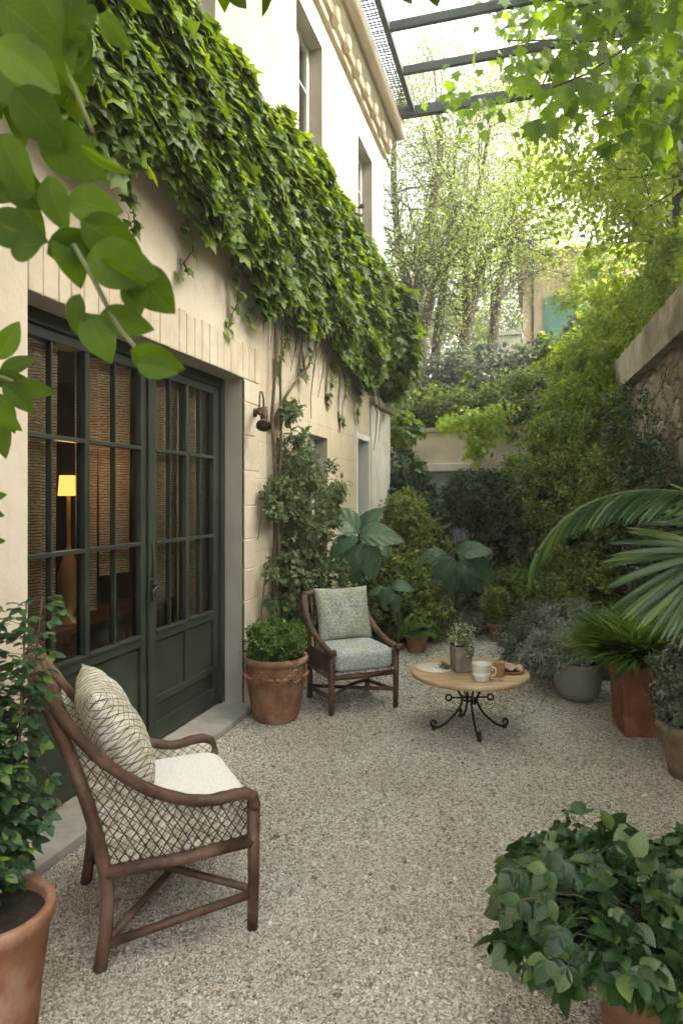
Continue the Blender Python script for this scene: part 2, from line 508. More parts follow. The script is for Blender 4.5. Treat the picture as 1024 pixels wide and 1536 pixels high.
def lattice_cloth(xz=False):
    """cream cloth printed with an irregular dark criss-cross"""
    m, nt, out = newmat('criss_cross_cloth')
    tc = nt.nodes.new('ShaderNodeTexCoord')
    nz = nt.nodes.new('ShaderNodeTexNoise'); nz.inputs['Scale'].default_value = 5; nt.links.new(tc.outputs['Object'], nz.inputs['Vector'])
    ma = nt.nodes.new('ShaderNodeVectorMath'); ma.operation = 'MULTIPLY_ADD'; ma.inputs[1].default_value = (.025, .025, .025)
    nt.links.new(nz.outputs['Color'], ma.inputs[0]); nt.links.new(tc.outputs['Object'], ma.inputs[2])
    lines = None
    for ang, fr in ((38, 36), (-38, 36), (46, 61)):
        mp = nt.nodes.new('ShaderNodeMapping'); mp.inputs['Rotation'].default_value = (0, R(ang), 0) if xz else (0, 0, R(ang)); nt.links.new(ma.outputs[0], mp.inputs[0])
        s = nt.nodes.new('ShaderNodeSeparateXYZ'); nt.links.new(mp.outputs[0], s.inputs[0])
        t = math_(nt, 'PINGPONG', math_(nt, 'MULTIPLY', s.outputs[2 if xz else 1], fr), .5)
        l = math_(nt, 'LESS_THAN', t, .065 if fr < 50 else .05)
        lines = l if lines is None else math_(nt, 'MAXIMUM', lines, l)
    br = noise(nt, 60, 3, .6)
    lines = math_(nt, 'MULTIPLY', lines, math_(nt, 'GREATER_THAN', br, .40))
    base = ramp(nt, [(.35, (.50, .45, .33)), (.65, (.80, .77, .68))]); nt.links.new(noise(nt, 16, 4, .6, ma.outputs[0]), base.inputs[0])
    col = mixc(nt, lines, base.outputs[0], (.075, .065, .035))
    h = math_(nt, 'ADD', noise(nt, 220, 2, .5), math_(nt, 'MULTIPLY', noise(nt, 9, 3, .5), .6))
    principled(nt, out, col, .6, bump(nt, h, .35, .006), spec=.4)
    return m

def blind_mat():
    m, nt, out = newmat('woven_reed')
    v = objvec(nt)
    s = nt.nodes.new('ShaderNodeSeparateXYZ'); nt.links.new(v, s.inputs[0])
    zz = math_(nt, 'ADD', s.outputs[2], math_(nt, 'MULTIPLY', noise(nt, 7, 2, .5, v), .02))
    t = math_(nt, 'PINGPONG', math_(nt, 'MULTIPLY', zz, 62), .5)
    n1 = noise(nt, 55, 3, .6, objvec(nt, (1, 1, 4)))
    thr = math_(nt, 'ADD', math_(nt, 'MULTIPLY', n1, .30), -.05)
    solid = math_(nt, 'GREATER_THAN', t, thr)
    r = ramp(nt, [(.3, (.20, .14, .08)), (.5, (.46, .36, .24)), (.72, (.72, .62, .46))]); nt.links.new(noise(nt, 38, 4, .7, objvec(nt, (1, 1, 5))), r.inputs[0])
    p = principled(nt, out, r.outputs[0], .8, bump(nt, t, .6, .006), spec=.2)
    tl = nt.nodes.new('ShaderNodeBsdfTranslucent'); nt.links.new(r.outputs[0], tl.inputs[0])
    tp = nt.nodes.new('ShaderNodeBsdfTransparent')
    m1 = nt.nodes.new('ShaderNodeMixShader'); m1.inputs[0].default_value = .35; nt.links.new(p.outputs[0], m1.inputs[1]); nt.links.new(tl.outputs[0], m1.inputs[2])
    m2 = nt.nodes.new('ShaderNodeMixShader'); nt.links.new(math_(nt, 'MAXIMUM', solid, .25), m2.inputs[0]); nt.links.new(tp.outputs[0], m2.inputs[1]); nt.links.new(m1.outputs[0], m2.inputs[2])
    nt.links.new(m2.outputs[0], out.inputs[0])
    return m

def glass_mat():
    m, nt, out = newmat('window_glass')
    tr = nt.nodes.new('ShaderNodeBsdfTransparent'); tr.inputs[0].default_value = (.93, .95, .93, 1)
    gl = nt.nodes.new('ShaderNodeBsdfGlossy'); gl.inputs['Roughness'].default_value = .015
    v = objvec(nt)
    nt.links.new(bump(nt, noise(nt, 2.5, 2, .5, v), .05, .02), gl.inputs['Normal'])
    fr = nt.nodes.new('ShaderNodeFresnel'); fr.inputs[0].default_value = 1.5
    mx = nt.nodes.new('ShaderNodeMixShader'); nt.links.new(fr.outputs[0], mx.inputs[0])
    nt.links.new(tr.outputs[0], mx.inputs[1]); nt.links.new(gl.outputs[0], mx.inputs[2]); nt.links.new(mx.outputs[0], out.inputs[0])
    return m

def emit_mat(name, col, s):
    m, nt, out = newmat(name)
    e = nt.nodes.new('ShaderNodeEmission'); e.inputs[0].default_value = (*col, 1); e.inputs[1].default_value = s
    nt.links.new(e.outputs[0], out.inputs[0])
    return m

M = dict(
    stucco=stucco_mat(), gravel=gravel_mat(), pebble=stone_mat(), rubble=rubble_mat(), blind=blind_mat(), glass=glass_mat(), lattice=lattice_cloth(), lattice_side=lattice_cloth(True),
    quoin=mottled('pale_brickwork', (.50, .43, .32), (.62, .545, .43), 5, .9, 40, .5, .008, c3=(.48, .39, .26), spec=.2),
    reveal=mottled('grey_render', (.36, .33, .27), (.44, .41, .35), 2.5, .9, 40, .3, .004, spec=.2),
    green=mottled('dark_green_paint', (.017, .023, .016), (.027, .034, .025), 4, .48, 90, .18, .002, c3=(.040, .048, .036), spec=.45),
    white=mottled('white_paint', (.68, .67, .63), (.78, .77, .74), 4, .6, 60, .1, .002),
    whitewall=mottled('white_plaster', (.60, .57, .50), (.74, .71, .65), 3, .9, 40, .3, .006, c3=(.45, .41, .32), spec=.2),
    backwall=mottled('buff_plaster', (.52, .46, .33), (.62, .56, .43), 1.2, .9, 30, .4, .01, c3=(.27, .24, .16), spec=.2),
    coping=mottled('weathered_coping', (.27, .235, .175), (.44, .385, .29), 3, .95, 25, .6, .02, c3=(.13, .12, .08), spec=.15),
    kerb=mottled('stone_sill', (.30, .28, .25), (.40, .38, .34), 6, .85, 60, .3, .004, c3=(.24, .21, .17)),
    iron=mottled('black_iron', (.018, .017, .016), (.04, .037, .034), 20, .5, 80, .3, .003, metal=.6),
    rust=mottled('rusty_iron', (.05, .032, .024), (.11, .065, .045), 18, .7, 70, .5, .004, metal=.3),
    beam=mottled('dark_steel', (.018, .026, .022), (.034, .044, .039), 5, .6, 40, .2, .003),
    wood=mottled('dark_rattan', (.045, .022, .013), (.105, .054, .033), 14, .5, 60, .7, .006, c3=(.17, .105, .07), stretch=(1, 1, 1)),
    wood2=mottled('worn_brown_wood', (.055, .030, .020), (.125, .065, .040), 10, .5, 50, .35, .004, c3=(.19, .115, .07)),
    tabletop=mottled('pale_table_wood', (.38, .24, .13), (.52, .36, .21), 3, .5, 30, .2, .003, c3=(.62, .47, .31), stretch=(1, 7, 7)),
    terra=mottled('terracotta', (.21, .095, .055), (.34, .165, .095), 7, .9, 50, .6, .006, c3=(.43, .32, .24), spec=.2),
    terra2=mottled('weathered_terracotta', (.19, .095, .058), (.34, .18, .11), 8, .92, 50, .6, .006, c3=(.42, .32, .24), spec=.2),
    terra3=mottled('red_terracotta', (.17, .065, .040), (.27, .11, .065), 7, .88, 50, .6, .006, c3=(.36, .24, .175), spec=.25),
    greypot=mottled('grey_stoneware', (.21, .205, .17), (.28, .27, .23), 4, .75, 60, .2, .003, c3=(.17, .165, .13)),
    oldpot=mottled('mossy_stone_pot', (.17, .125, .085), (.29, .22, .16), 9, .95, 35, .7, .01, c3=(.11, .11, .06), spec=.15),
    crate=mottled('grey_zinc', (.14, .14, .13), (.23, .23, .21), 6, .6, 40, .3, .003, c3=(.10, .10, .095)),
    soil=mottled('potting_soil', (.012, .009, .006), (.035, .026, .018), 30, .95, 60, 1.0, .01),
    earth=mottled('garden_earth', (.035, .028, .018), (.075, .06, .038), 8, .95, 20, 1.0, .03, c3=(.05, .06, .025)),
    bark=mottled('grey_bark', (.030, .021, .015), (.07, .052, .036), 6, .9, 22, .8, .02, stretch=(1, 1, .3)),
    darkbark=mottled('brown_vine_bark', (.07, .045, .030), (.15, .10, .065), 10, .9, 30, .8, .01, stretch=(1, 1, .3)),
    stem=mottled('green_stem', (.05, .075, .025), (.10, .10, .045), 12, .7, 40, .3, .004),
    linen=weave_mat('white_linen', (.70, .68, .65), (.82, .80, .77), None, 320),
    tweed=weave_mat('grey_green_weave', (.16, .19, .15), (.55, .57, .50), (.30, .33, .19), 210),
    tweed2=weave_mat('blue_grey_weave', (.20, .24, .23), (.60, .62, .60), (.38, .40, .26), 210),
    cane=weave_mat('white_cane', (.10, .07, .05), (.72, .68, .60), None, 120),
    cream=mottled('cream_ceramic', (.62, .60, .52), (.70, .68, .60), 5, .3, 30, .1, .002),
    oldstone=mottled('rough_grey_ceramic', (.15, .13, .105), (.27, .24, .20), 14, .9, 60, .8, .006),
    napkin=mottled('pink_brown_cloth', (.40, .26, .20), (.56, .42, .33), 12, .85, 60, .3, .003),
    caramel=mottled('honey_wood', (.42, .23, .09), (.55, .33, .15), 12, .5, 40, .2, .003),
    marble=mottled('pale_marble', (.62, .54, .45), (.72, .65, .57), 6, .35, 30, .1, .002, c3=(.52, .42, .34)),
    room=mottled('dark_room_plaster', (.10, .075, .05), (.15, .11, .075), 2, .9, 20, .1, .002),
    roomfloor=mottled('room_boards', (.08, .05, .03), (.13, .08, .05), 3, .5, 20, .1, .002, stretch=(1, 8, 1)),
    shutter=mottled('teal_shutter', (.12, .30, .25), (.16, .36, .30), 3, .6, 30, .2, .003),
    peach=mottled('peach_render', (.66, .48, .32), (.74, .58, .42), 1.5, .9, 30, .2, .005),
    roof=mottled('roof_tile', (.22, .12, .08), (.34, .20, .13), 6, .9, 20, .6, .02),
    bluedoor=mottled('blue_grey_door', (.20, .26, .26), (.26, .32, .32), 3, .6, 30, .2, .003),
    lampglow=emit_mat('lit_lamp_shade', (1.0, .42, .09), .30),
    # foliage
    L_ivy=leafmat('creeper_leaf', (.055, .105, .016), (.12, .195, .028), .38, .5, c3=(.20, .29, .045), p3=.82),
    L_near=leafmat('broad_leaf', (.032, .070, .004), (.055, .112, .006), .58, .5, vein=True, c3=(.08, .15, .008), spec=.22),
    L_maple=leafmat('vine_leaf', (.065, .135, .018), (.12, .21, .028), .55, .45, vein=True, c3=(.15, .27, .03)),
    L_tree=leafmat('spring_tree_leaf', (.10, .15, .032), (.165, .225, .050), .50, .55, c3=(.25, .29, .08)),
    L_tree2=leafmat('fresh_tree_leaf', (.10, .165, .022), (.17, .25, .035), .55, .5, c3=(.25, .33, .06)),
    L_dark=leafmat('dark_shrub_leaf', (.030, .060, .022), (.068, .115, .040), .3, .42, c3=(.14, .20, .08), p3=.85),
    L_mid=leafmat('shrub_leaf', (.055, .095, .022), (.13, .195, .042), .4, .48, c3=(.25, .33, .08), p3=.8),
    L_yel=leafmat('yellow_green_leaf', (.09, .13, .03), (.18, .22, .05), .4, .45, c3=(.30, .34, .10), p3=.82),
    L_lime=leafmat('lime_leaf', (.20, .30, .02), (.30, .42, .03), .5, .45, c3=(.40, .50, .06)),
    L_silver=leafmat('silver_leaf', (.13, .155, .12), (.24, .27, .21), .2, .7, c3=(.38, .41, .34), spec=.2, p3=.82),
    L_grey=leafmat('grey_green_leaf', (.060, .090, .055), (.120, .155, .095), .3, .6, c3=(.22, .26, .17), spec=.3, p3=.82),
    L_blue=leafmat('blue_green_leaf', (.012, .040, .013), (.036, .088, .030), .25, .30, vein=True, c3=(.11, .17, .05), spec=.5, veinf=.45),
    L_potleft=leafmat('soft_green_leaf', (.028, .070, .030), (.055, .115, .050), .3, .42, c3=(.14, .22, .04)),
    L_box=leafmat('box_leaf', (.045, .095, .012), (.085, .160, .020), .3, .4, c3=(.15, .24, .04)),
    L_grass=leafmat('grass_blade', (.07, .140, .025), (.13, .23, .045), .4, .45, c3=(.22, .32, .08)),
    L_palm=leafmat('palm_blade', (.030, .075, .028), (.060, .120, .042), .28, .36, c3=(.13, .20, .04), spec=.5, p3=.85),
    L_big=leafmat('big_blue_leaf', (.055, .115, .065), (.095, .165, .10), .28, .42, vein=True, spec=.4, veinf=.5),
    L_dry=leafmat('fallen_leaf', (.38, .16, .05), (.45, .22, .08), .1, .7),
)

# ------------------------------------------------------------------ ground
g = MB(); g.box(-25, 28, -18, 44, -.3, 0); tag(g.build('gravel_ground', M['gravel']), kind='structure')

rng = np.random.default_rng(5)
def stones():
    fb = FB()
    for (z0, z1, n, s0, s1) in ((1.9, 3.2, 62000, .0035, .0062), (3.2, 5.2, 60000, .0045, .0080), (5.2, 9.5, 46000, .007, .012)):
        z = np.sqrt(rng.random(n) * (z1 ** 2 - z0 ** 2) + z0 ** 2)
        x = (rng.random(n) * 1.1 - .55) * z
        p = x[:, None] * RV + z[:, None] * FV
        ok = (p[:, 0] > -2.2) & (p[:, 0] < 1.5)
        p = p[ok]; m = len(p)
        s = s0 + (s1 - s0) * rng.random(m) ** 1.5
        p[:, 2] = s * .35
        a = rng.random(m) * 6.28
        tip = np.stack([np.cos(a), np.sin(a), rng.normal(0, .3, m)], 1)
        nor = np.stack([rng.normal(0, .3, m), rng.normal(0, .3, m), np.ones(m)], 1)
        fb.add(T_STONE, p, tip, nor, s, .7 + .5 * rng.random(m), .16, rng)
    n = 5200; z = 2.0 + 6.5 * rng.random(n) ** .8; x = (rng.random(n) * 1.1 - .55) * z; p = x[:, None] * RV + z[:, None] * FV
    p = p[(p[:, 0] > -2.2) & (p[:, 0] < 1.5)]; n = len(p); s = .008 + .009 * rng.random(n) ** 2; p[:, 2] = s * .4; a = rng.random(n) * 6.28
    fb.add(T_STONE, p, np.stack([np.cos(a), np.sin(a), np.zeros(n)], 1), np.array([0, 0, 1.]) + rng.normal(0, .2, (n, 3)), s, .7 + .5 * rng.random(n), .16, rng)
    o = fb.build('gravel', M['pebble'])
    tag(o, 'pale grey and buff gravel covering the courtyard', 'gravel', kind='stuff')
stones()

# hillside behind and beside the yard (built as one terrain sheet with a hole for the yard)
def hill_h(x, y):
    h = 2.75 + .22 * max(0, y - 12.6) * (1 if y < 24 else 1) + .35 * max(0, x - 1.6)
    return min(h, 9) + .15 * math.sin(x * 1.3 + y * .7)
hb = MB()
def hill_patch(x0, x1, y0, y1, nx, ny):
    vs = []; fs = []
    for j in range(ny + 1):
        for i in range(nx + 1):
            x = x0 + (x1 - x0) * i / nx; y = y0 + (y1 - y0) * j / ny
            vs.append((x, y, hill_h(x, y)))
    for j in range(ny):
        for i in range(nx):
            a = j * (nx + 1) + i
            fs.append((a, a + 1, a + nx + 2, a + nx + 1))
    hb.add(vs, fs, True)
hill_patch(-25, 28, 12.55, 44, 40, 28)
hill_patch(1.95, 28, -18, 12.55, 24, 26)
tag(hb.build('hillside', M['earth']), kind='structure')
fr_ = MB(); fr_.box(-2.1, 1.3, 8.6, 12.2, -.05, .05)
fr_.box(.35, 1.4, 6.6, 8.6, -.05, .05)
fr_.box(-2.1, -1.45, 7.4, 8.6, -.05, .05)
tag(fr_.build('planting_bed', M['earth'], bevel=.02), kind='structure')

# ------------------------------------------------------------------ house
WX = -2.22
house = thing('house', 'cream rendered two storey house with dark green glazed doors, creeper across its front', 'house', (WX, 4, 0))
def P(mb, name, mat, parent=house, bevel=0.0, **k):
    return mb.build(name, mat, parent, bevel, world=True)

DY0, DY1, DZ = 2.53, 4.90, 2.65
holes = [(DY0, DY1, 0, DZ), (6.44, 7.14, .95, 2.36), (8.42, 9.05, 0, 2.48),
         (3.45, 4.40, 4.95, 6.6), (6.12, 6.95, 5.05, 6.62), (8.5, 9.3, 5.1, 6.5)]
def facade():
    mb = MB()
    ys = sorted(set([-3, 10.05] + [h[0] for h in holes] + [h[1] for h in holes]))
    zs = sorted(set([-.2, 7.1] + [h[2] for h in holes] + [h[3] for h in holes]))
    th = .26
    def hole(y, z): return any(a < y < b and c < z < d for a, b, c, d in holes)
    for i in range(len(ys) - 1):
        for j in range(len(zs) - 1):
            y0, y1, z0, z1 = ys[i], ys[i + 1], zs[j], zs[j + 1]
            if hole((y0 + y1) / 2, (z0 + z1) / 2): continue
            mb.add([(WX, y0, z0), (WX, y1, z0), (WX, y1, z1), (WX, y0, z1)], [(0, 1, 2, 3)])
    mb.add([(WX, 10.05, -.2), (WX - 4, 10.05, -.2), (WX - 4, 10.05, 7.1), (WX, 10.05, 7.1)], [(0, 1, 2, 3)])
    mb.add([(WX, -3, -.2), (WX - 4, -3, -.2), (WX - 4, -3, 7.1), (WX, -3, 7.1)], [(3, 2, 1, 0)])
    P(mb, 'wall', M['stucco'])
    for (a, b, c, d) in holes:
        rv = MB()
        x0 = WX - th
        rv.add([(WX, a, c), (x0, a, c), (x0, a, d), (WX, a, d)], [(0, 1, 2, 3)])
        rv.add([(WX, b, c), (x0, b, c), (x0, b, d), (WX, b, d)], [(3, 2, 1, 0)])
        rv.add([(WX, a, d), (x0, a, d), (x0, b, d), (WX, b, d)], [(0, 1, 2, 3)])
        rv.add([(WX, a, c), (x0, a, c), (x0, b, c), (WX, b, c)], [(3, 2, 1, 0)])
        P(rv, 'reveal', M['reveal'])
facade()

# soldier course over the big door and the quoins beside it
rg = random.Random(3)
lt = MB(); y = 2.53
while y < 5.16:
    w = .088 + rg.random() * .035
    zt = DZ + .28 + rg.uniform(-.008, .008)
    lt.box(WX - .02, WX + .010 + rg.uniform(-.003, .004), y, min(y + w - .006, 5.18), DZ, zt)
    y += w
P(lt, 'lintel', M['quoin'], bevel=.006)
qn = MB(); z = 0.06
k = 0
while z < DZ - .02:
    h = min(.24 + rg.random() * .05, DZ - z)
    w = .30 if k % 2 else .21
    qn.box(WX - .02, WX + .007 + rg.uniform(-.003, .003), DY1, DY1 + w + rg.uniform(-.01, .01), z, z + h - .006)
    z += h; k += 1
P(qn, 'quoin', M['quoin'], bevel=.006)
sl = MB(); sl.box(WX - .24, WX + .10, DY0 - .7, DY1 + .22, 0, .055)
P(sl, 'doorstep', M['kerb'], bevel=.008)

# double door
FX = WX - .20        # outer face of the frame
door = bpy.data.objects.new('door', None); COL.objects.link(door); door.parent = house; door.location = (-.2, 0, 0)
def D(mb, name, mat, bevel=0.0):
    return mb.build(name, mat, door, bevel, world=True)
yc = 3.83
fm = MB()
fm.box(FX - .07, FX + .035, DY0, DY0 + .055, .055, DZ); fm.box(FX - .07, FX + .035, DY1 - .06, DY1, .055, DZ)
fm.box(FX - .07, FX + .033, DY0 + .055, DY1 - .06, DZ - .075, DZ)
D(fm, 'door_frame', M['green'], .004)
def leaf(y0, y1, right):
    f = MB(); st = .085
    f.box(FX - .055, FX + .012, y0, y0 + st, .07, DZ - .08); f.box(FX - .055, FX + .012, y1 - st, y1, .07, DZ - .08)
    f.box(FX - .052, FX + .010, y0 + st, y1 - st, DZ - .135, DZ - .08)
    f.box(FX - .052, FX + .010, y0 + st, y1 - st, .74, .80)
    f.box(FX - .052, FX + .010, y0 + st, y1 - st, .07, .20)
    if right: f.box(FX - .052, FX + .010, y0 + st, y1 - st, .32, .37)
    ym = (y0 + y1) / 2
    f.box(FX - .048, FX + .014, ym - .02, ym + .02, .80, DZ - .135)
    if right: f.box(FX - .048, FX + .008, ym - .022, ym + .022, .37, .74)
    D(f, 'door_leaf', M['green'], .005)
    pn = MB()
    lo = .37 if right else .20
    if right:
        pn.box(FX - .035, FX - .012, y0 + st, ym - .022, lo, .74); pn.box(FX - .035, FX - .012, ym + .022, y1 - st, lo, .74)
        pn.box(FX - .035, FX - .014, y0 + st, y1 - st, .20, .32)
    else:
        pn.box(FX - .035, FX - .012, y0 + st, y1 - st, lo, .74)
    D(pn, 'lower_panel', M['green'])
    br = MB()
    for (a, b) in ((y0 + st, ym - .02), (ym + .02, y1 - st)):
        for zz in (1.40, 2.015):
            br.box(FX - .040, FX + .016, a, b, zz - .012, zz + .012)
        c = (a + b) / 2
        br.box(FX - .034, FX + .002, c - .006, c + .006, .80, 1.388); br.box(FX - .034, FX + .002, c - .006, c + .006, 1.412, 2.003); br.box(FX - .034, FX + .002, c - .006, c + .006, 2.027, DZ - .135)
        # bottom bead that catches the light
        br.box(FX - .030, FX + .022, a, b, .795, .815)
    D(br, 'glazing_bar', M['green'], .003)
    for (a, b) in ((y0 + st, ym - .02), (ym + .02, y1 - st)):
        gp = MB(); gp.add([(FX - .022, a, .80), (FX - .022, b, .80), (FX - .022, b, DZ - .135), (FX - .022, a, DZ - .135)], [(0, 1, 2, 3)])
        D(gp, 'pane', M['glass'])
leaf(DY0 + .06, yc - .005, False); leaf(yc + .005, DY1 - .065, True)
ml = MB(); ml.box(FX + .014, FX + .034, yc - .03, yc + .03, .08, DZ - .09); D(ml, 'meeting_stile', M['green'], .006)
hd = MB(); hd.box(FX + .034, FX + .040, yc - .016, yc + .016, 1.02, 1.16)
hd.tube([(FX + .04, yc, 1.12), (FX + .085, yc, 1.12)], .009); hd.tube([(FX + .083, yc, 1.125), (FX + .088, yc - .03, 1.12), (FX + .083, yc - .06, 1.10), (FX + .08, yc - .075, 1.085)], [.013, .011, .010, .012])
hd.tube([(FX + .036, yc + .004, 1.18), (FX + .040, yc + .004, 1.40)], .007)
hd.torus((FX + .05, yc, 1.05), (1, 0, 0), .018, .005)
D(hd, 'handle', M['iron'], 0)

# interior room
rm = MB()
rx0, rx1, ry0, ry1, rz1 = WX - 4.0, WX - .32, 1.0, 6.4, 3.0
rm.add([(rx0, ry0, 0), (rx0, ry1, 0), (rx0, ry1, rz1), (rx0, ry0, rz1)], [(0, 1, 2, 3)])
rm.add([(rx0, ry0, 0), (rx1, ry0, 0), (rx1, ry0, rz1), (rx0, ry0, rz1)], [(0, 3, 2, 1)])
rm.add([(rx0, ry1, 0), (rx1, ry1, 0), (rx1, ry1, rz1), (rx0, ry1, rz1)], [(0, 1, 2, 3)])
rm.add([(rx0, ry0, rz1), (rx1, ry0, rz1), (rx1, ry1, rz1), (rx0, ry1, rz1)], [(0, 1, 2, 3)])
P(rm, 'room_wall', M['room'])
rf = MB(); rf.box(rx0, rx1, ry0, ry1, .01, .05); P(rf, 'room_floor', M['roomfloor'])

def woven_blind(y0, y1, z0, label, seed, xo=.10, folds=3):
    mb = MB(); vs = []; fs = []; n = 40
    rr = random.Random(seed); p0 = rr.random() * 6
    zz = [z0 + (DZ - .1 - z0) * i / 8 for i in range(9)]
    for z in zz:
        for i in range(n + 1):
            t = i / n
            x = FX - xo + .022 * math.sin(p0 + t * folds * 2 * PI) + .006 * math.sin(9 * t + z * 2)
            vs.append((x, y0 + (y1 - y0) * t, z))
    for j in range(8):
        for i in range(n):
            a = j * (n + 1) + i; fs.append((a, a + 1, a + n + 2, a + n + 1))
    mb.add(vs, fs, True)
    o = mb.build('woven_blind', M['blind']); tag(o, label, 'blind', 'woven reed blinds behind the door glass')
woven_blind(2.62, 3.07, .62, 'woven reed blind behind the leftmost glass of the door, hanging lowest', 1, .10, 3)
woven_blind(3.29, 3.46, 1.02, 'woven reed blind behind the second glass column of the left door leaf', 2, .12, 1.5)
woven_blind(3.48, 3.80, 1.22, 'short woven reed blind beside the meeting stile inside the left door leaf', 5, .10, 2)
woven_blind(3.89, 4.33, .98, 'woven reed blind behind the first glass right of the door handle', 3, .10, 3)
woven_blind(4.35, 4.84, .72, 'woven reed blind behind the glass nearest the stone door jamb', 4, .10, 3.5)

# lamp on a sideboard inside
lx, ly = -2.86, 3.62
sb = thing('sideboard', 'dark wooden sideboard inside the room seen through the glass doors', 'sideboard', (lx - .12, ly + .25, .05))
b = MB(); b.box(-.22, .22, -.95, .75, .12, .80); b.build('cabinet', M['wood2'], sb, .01)
b = MB(); b.box(-.25, .25, -1.0, .8, .80, .84); b.build('top', M['wood2'], sb, .006)
for yy in (-.5, 0, .42):
    b = MB(); b.box(.222, .236, yy - .2, yy + .2, .18, .74); b.build('cupboard_door', M['wood2'], sb, .006)
for sx_, sy_ in ((-.18, -.9), (.18, -.9), (-.18, .7), (.18, .7)):
    b = MB(); b.box(sx_ - .025, sx_ + .025, sy_ - .025, sy_ + .025, 0, .12); b.build('leg', M['wood2'], sb)
lp = thing('table_lamp', 'small lit table lamp glowing orange behind the glass doors', 'lamp', (lx, ly, .89))
b = MB(); b.lathe([(0, 0), (.09, 0), (.085, .02), (.03, .05), (.06, .16), (.07, .3), (.03, .45), (.012, .5), (.012, .84)], 20); b.build('lamp_base', M['caramel'], lp)
b = MB(); b.lathe([(.065, .82), (.055, .95)], 24); b.build('lamp_shade', M['lampglow'], lp)
pl = bpy.data.lights.new('lamp_light', 'POINT'); pl.energy = 1.0; pl.color = (1, .55, .22); pl.shadow_soft_size = .1
plo = bpy.data.objects.new('lamp_light', pl); COL.objects.link(plo); plo.location = (lx, ly, 1.84); 
st = thing('stool', 'dark stool standing inside the room behind the right door leaf', 'stool', (-3.0, 5.6, .05))
b = MB(); b.lathe([(0, .52), (.17, .52), (.18, .54), (.17, .56), (0, .565)], 20); b.build('seat', M['wood2'], st)
for k in range(4):
    a = PI / 4 + k * PI / 2; b = MB(); b.tube([(.12 * math.cos(a), .12 * math.sin(a), .53), (.17 * math.cos(a), .17 * math.sin(a), 0)], .015); b.build('leg', M['wood2'], st)

# windows of the house
def window(y0, y1, z0, z1, white=True, sill=True, bars=True):
    x = WX - .15
    w = MB(); fw = .055
    w.box(x - .05, x, y0, y0 + fw, z0, z1); w.box(x - .05, x, y1 - fw, y1, z0, z1)
    w.box(x - .05, x - .002, y0 + fw, y1 - fw, z0, z0 + fw); w.box(x - .05, x - .002, y0 + fw, y1 - fw, z1 - fw, z1)
    ym = (y0 + y1) / 2
    w.box(x - .045, x + .012, ym - .035, ym + .035, z0 + fw, z1 - fw)
    for a, c in ((y0 + fw, ym - .035), (ym + .035, y1 - fw)):
        w.box(x - .04, x + .004, a, a + .03, z0 + fw, z1 - fw); w.box(x - .04, x + .004, c - .03, c, z0 + fw, z1 - fw)
        if bars: w.box(x - .035, x, a + .03, c - .03, z0 + (z1 - z0) * .66, z0 + (z1 - z0) * .66 + .022)
    fo = P(w, 'window', M['white'], bevel=.004)
    pn = MB(); pn.add([(x - .025, y0 + fw, z0 + fw), (x - .025, y1 - fw, z0 + fw), (x - .025, y1 - fw, z1 - fw), (x - .025, y0 + fw, z1 - fw)], [(0, 1, 2, 3)])
    pn.build('pane', M['glass'], fo, world=True)
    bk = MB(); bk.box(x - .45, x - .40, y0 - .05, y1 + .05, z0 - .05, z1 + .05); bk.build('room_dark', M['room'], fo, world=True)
    if sill:
        s = MB(); s.box(x, WX + .055, y0 - .03, y1 + .04, z0 - .03, z0 + .012); s.build('window_sill', M['iron'], fo, .004, world=True)
window(3.45, 4.40, 4.95, 6.6); window(6.12, 6.95, 5.05, 6.62); window(8.5, 9.3, 5.1, 6.5)
# recessed plaster apron under the first upper window
ap = MB(); ap.box(WX - .01, WX + .03, 2.6, 4.5, 4.62, 4.70); P(ap, 'string_moulding', M['quoin'], bevel=.01)
window(6.44, 7.14, .95, 2.36, sill=False)
# side door with white frame
sd = MB()
sd.box(WX - .20, WX + .02, 8.36, 8.43, 0, 2.55); sd.box(WX - .20, WX + .02, 9.04, 9.11, 0, 2.55); sd.box(WX - .20, WX + .018, 8.43, 9.04, 2.47, 2.55)
sdo = P(sd, 'side_door_frame', M['white'], bevel=.006)
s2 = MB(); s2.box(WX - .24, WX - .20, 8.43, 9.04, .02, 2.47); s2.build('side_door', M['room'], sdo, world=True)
# low white end block with coping
wp = MB(); wp.box(WX - .9, WX + .028, 9.14, 10.42, -.1, 3.02); P(wp, 'white_pier', M['whitewall'], bevel=.012)
wc = MB(); wc.box(WX - .95, WX + .085, 9.10, 10.48, 3.02, 3.11); P(wc, 'pier_coping', M['coping'], bevel=.012)
# cornice
cn = MB()
prof = [(0, 6.92), (.05, 6.94), (.06, 7.0), (.10, 7.02), (.115, 7.10), (.17, 7.16), (.19, 7.24), (0, 7.24)]
vs = [(WX + a, -3, z) for a, z in prof] + [(WX + a, 10.1, z) for a, z in prof]; n = len(prof)
cn.add(vs, [(i, i + n, (i + 1) % n + n, (i + 1) % n) for i in range(n)] + [tuple(range(n)), tuple(range(2 * n - 1, n - 1, -1))])
P(cn, 'cornice', M['quoin'])
y = 1.0
while y < 10:
    cb = MB(); cb.supere((WX + .08, y, 7.08), .075, .10, .10, .7, .7, 20, 12); P(cb, 'corbel', M['quoin'])
    y += .47
gt = MB(); gt.tube([(WX + .25, -3, 7.30), (WX + .25, 10.15, 7.30)], .085, 14); gt.tube([(WX + .25, 10.14, 7.30), (WX - .2, 10.14, 7.30)], .08, 12)
P(gt, 'gutter', mottled('pinkish_gutter', (.52, .42, .33), (.60, .50, .41), 3, .7, 40, .2, .004))
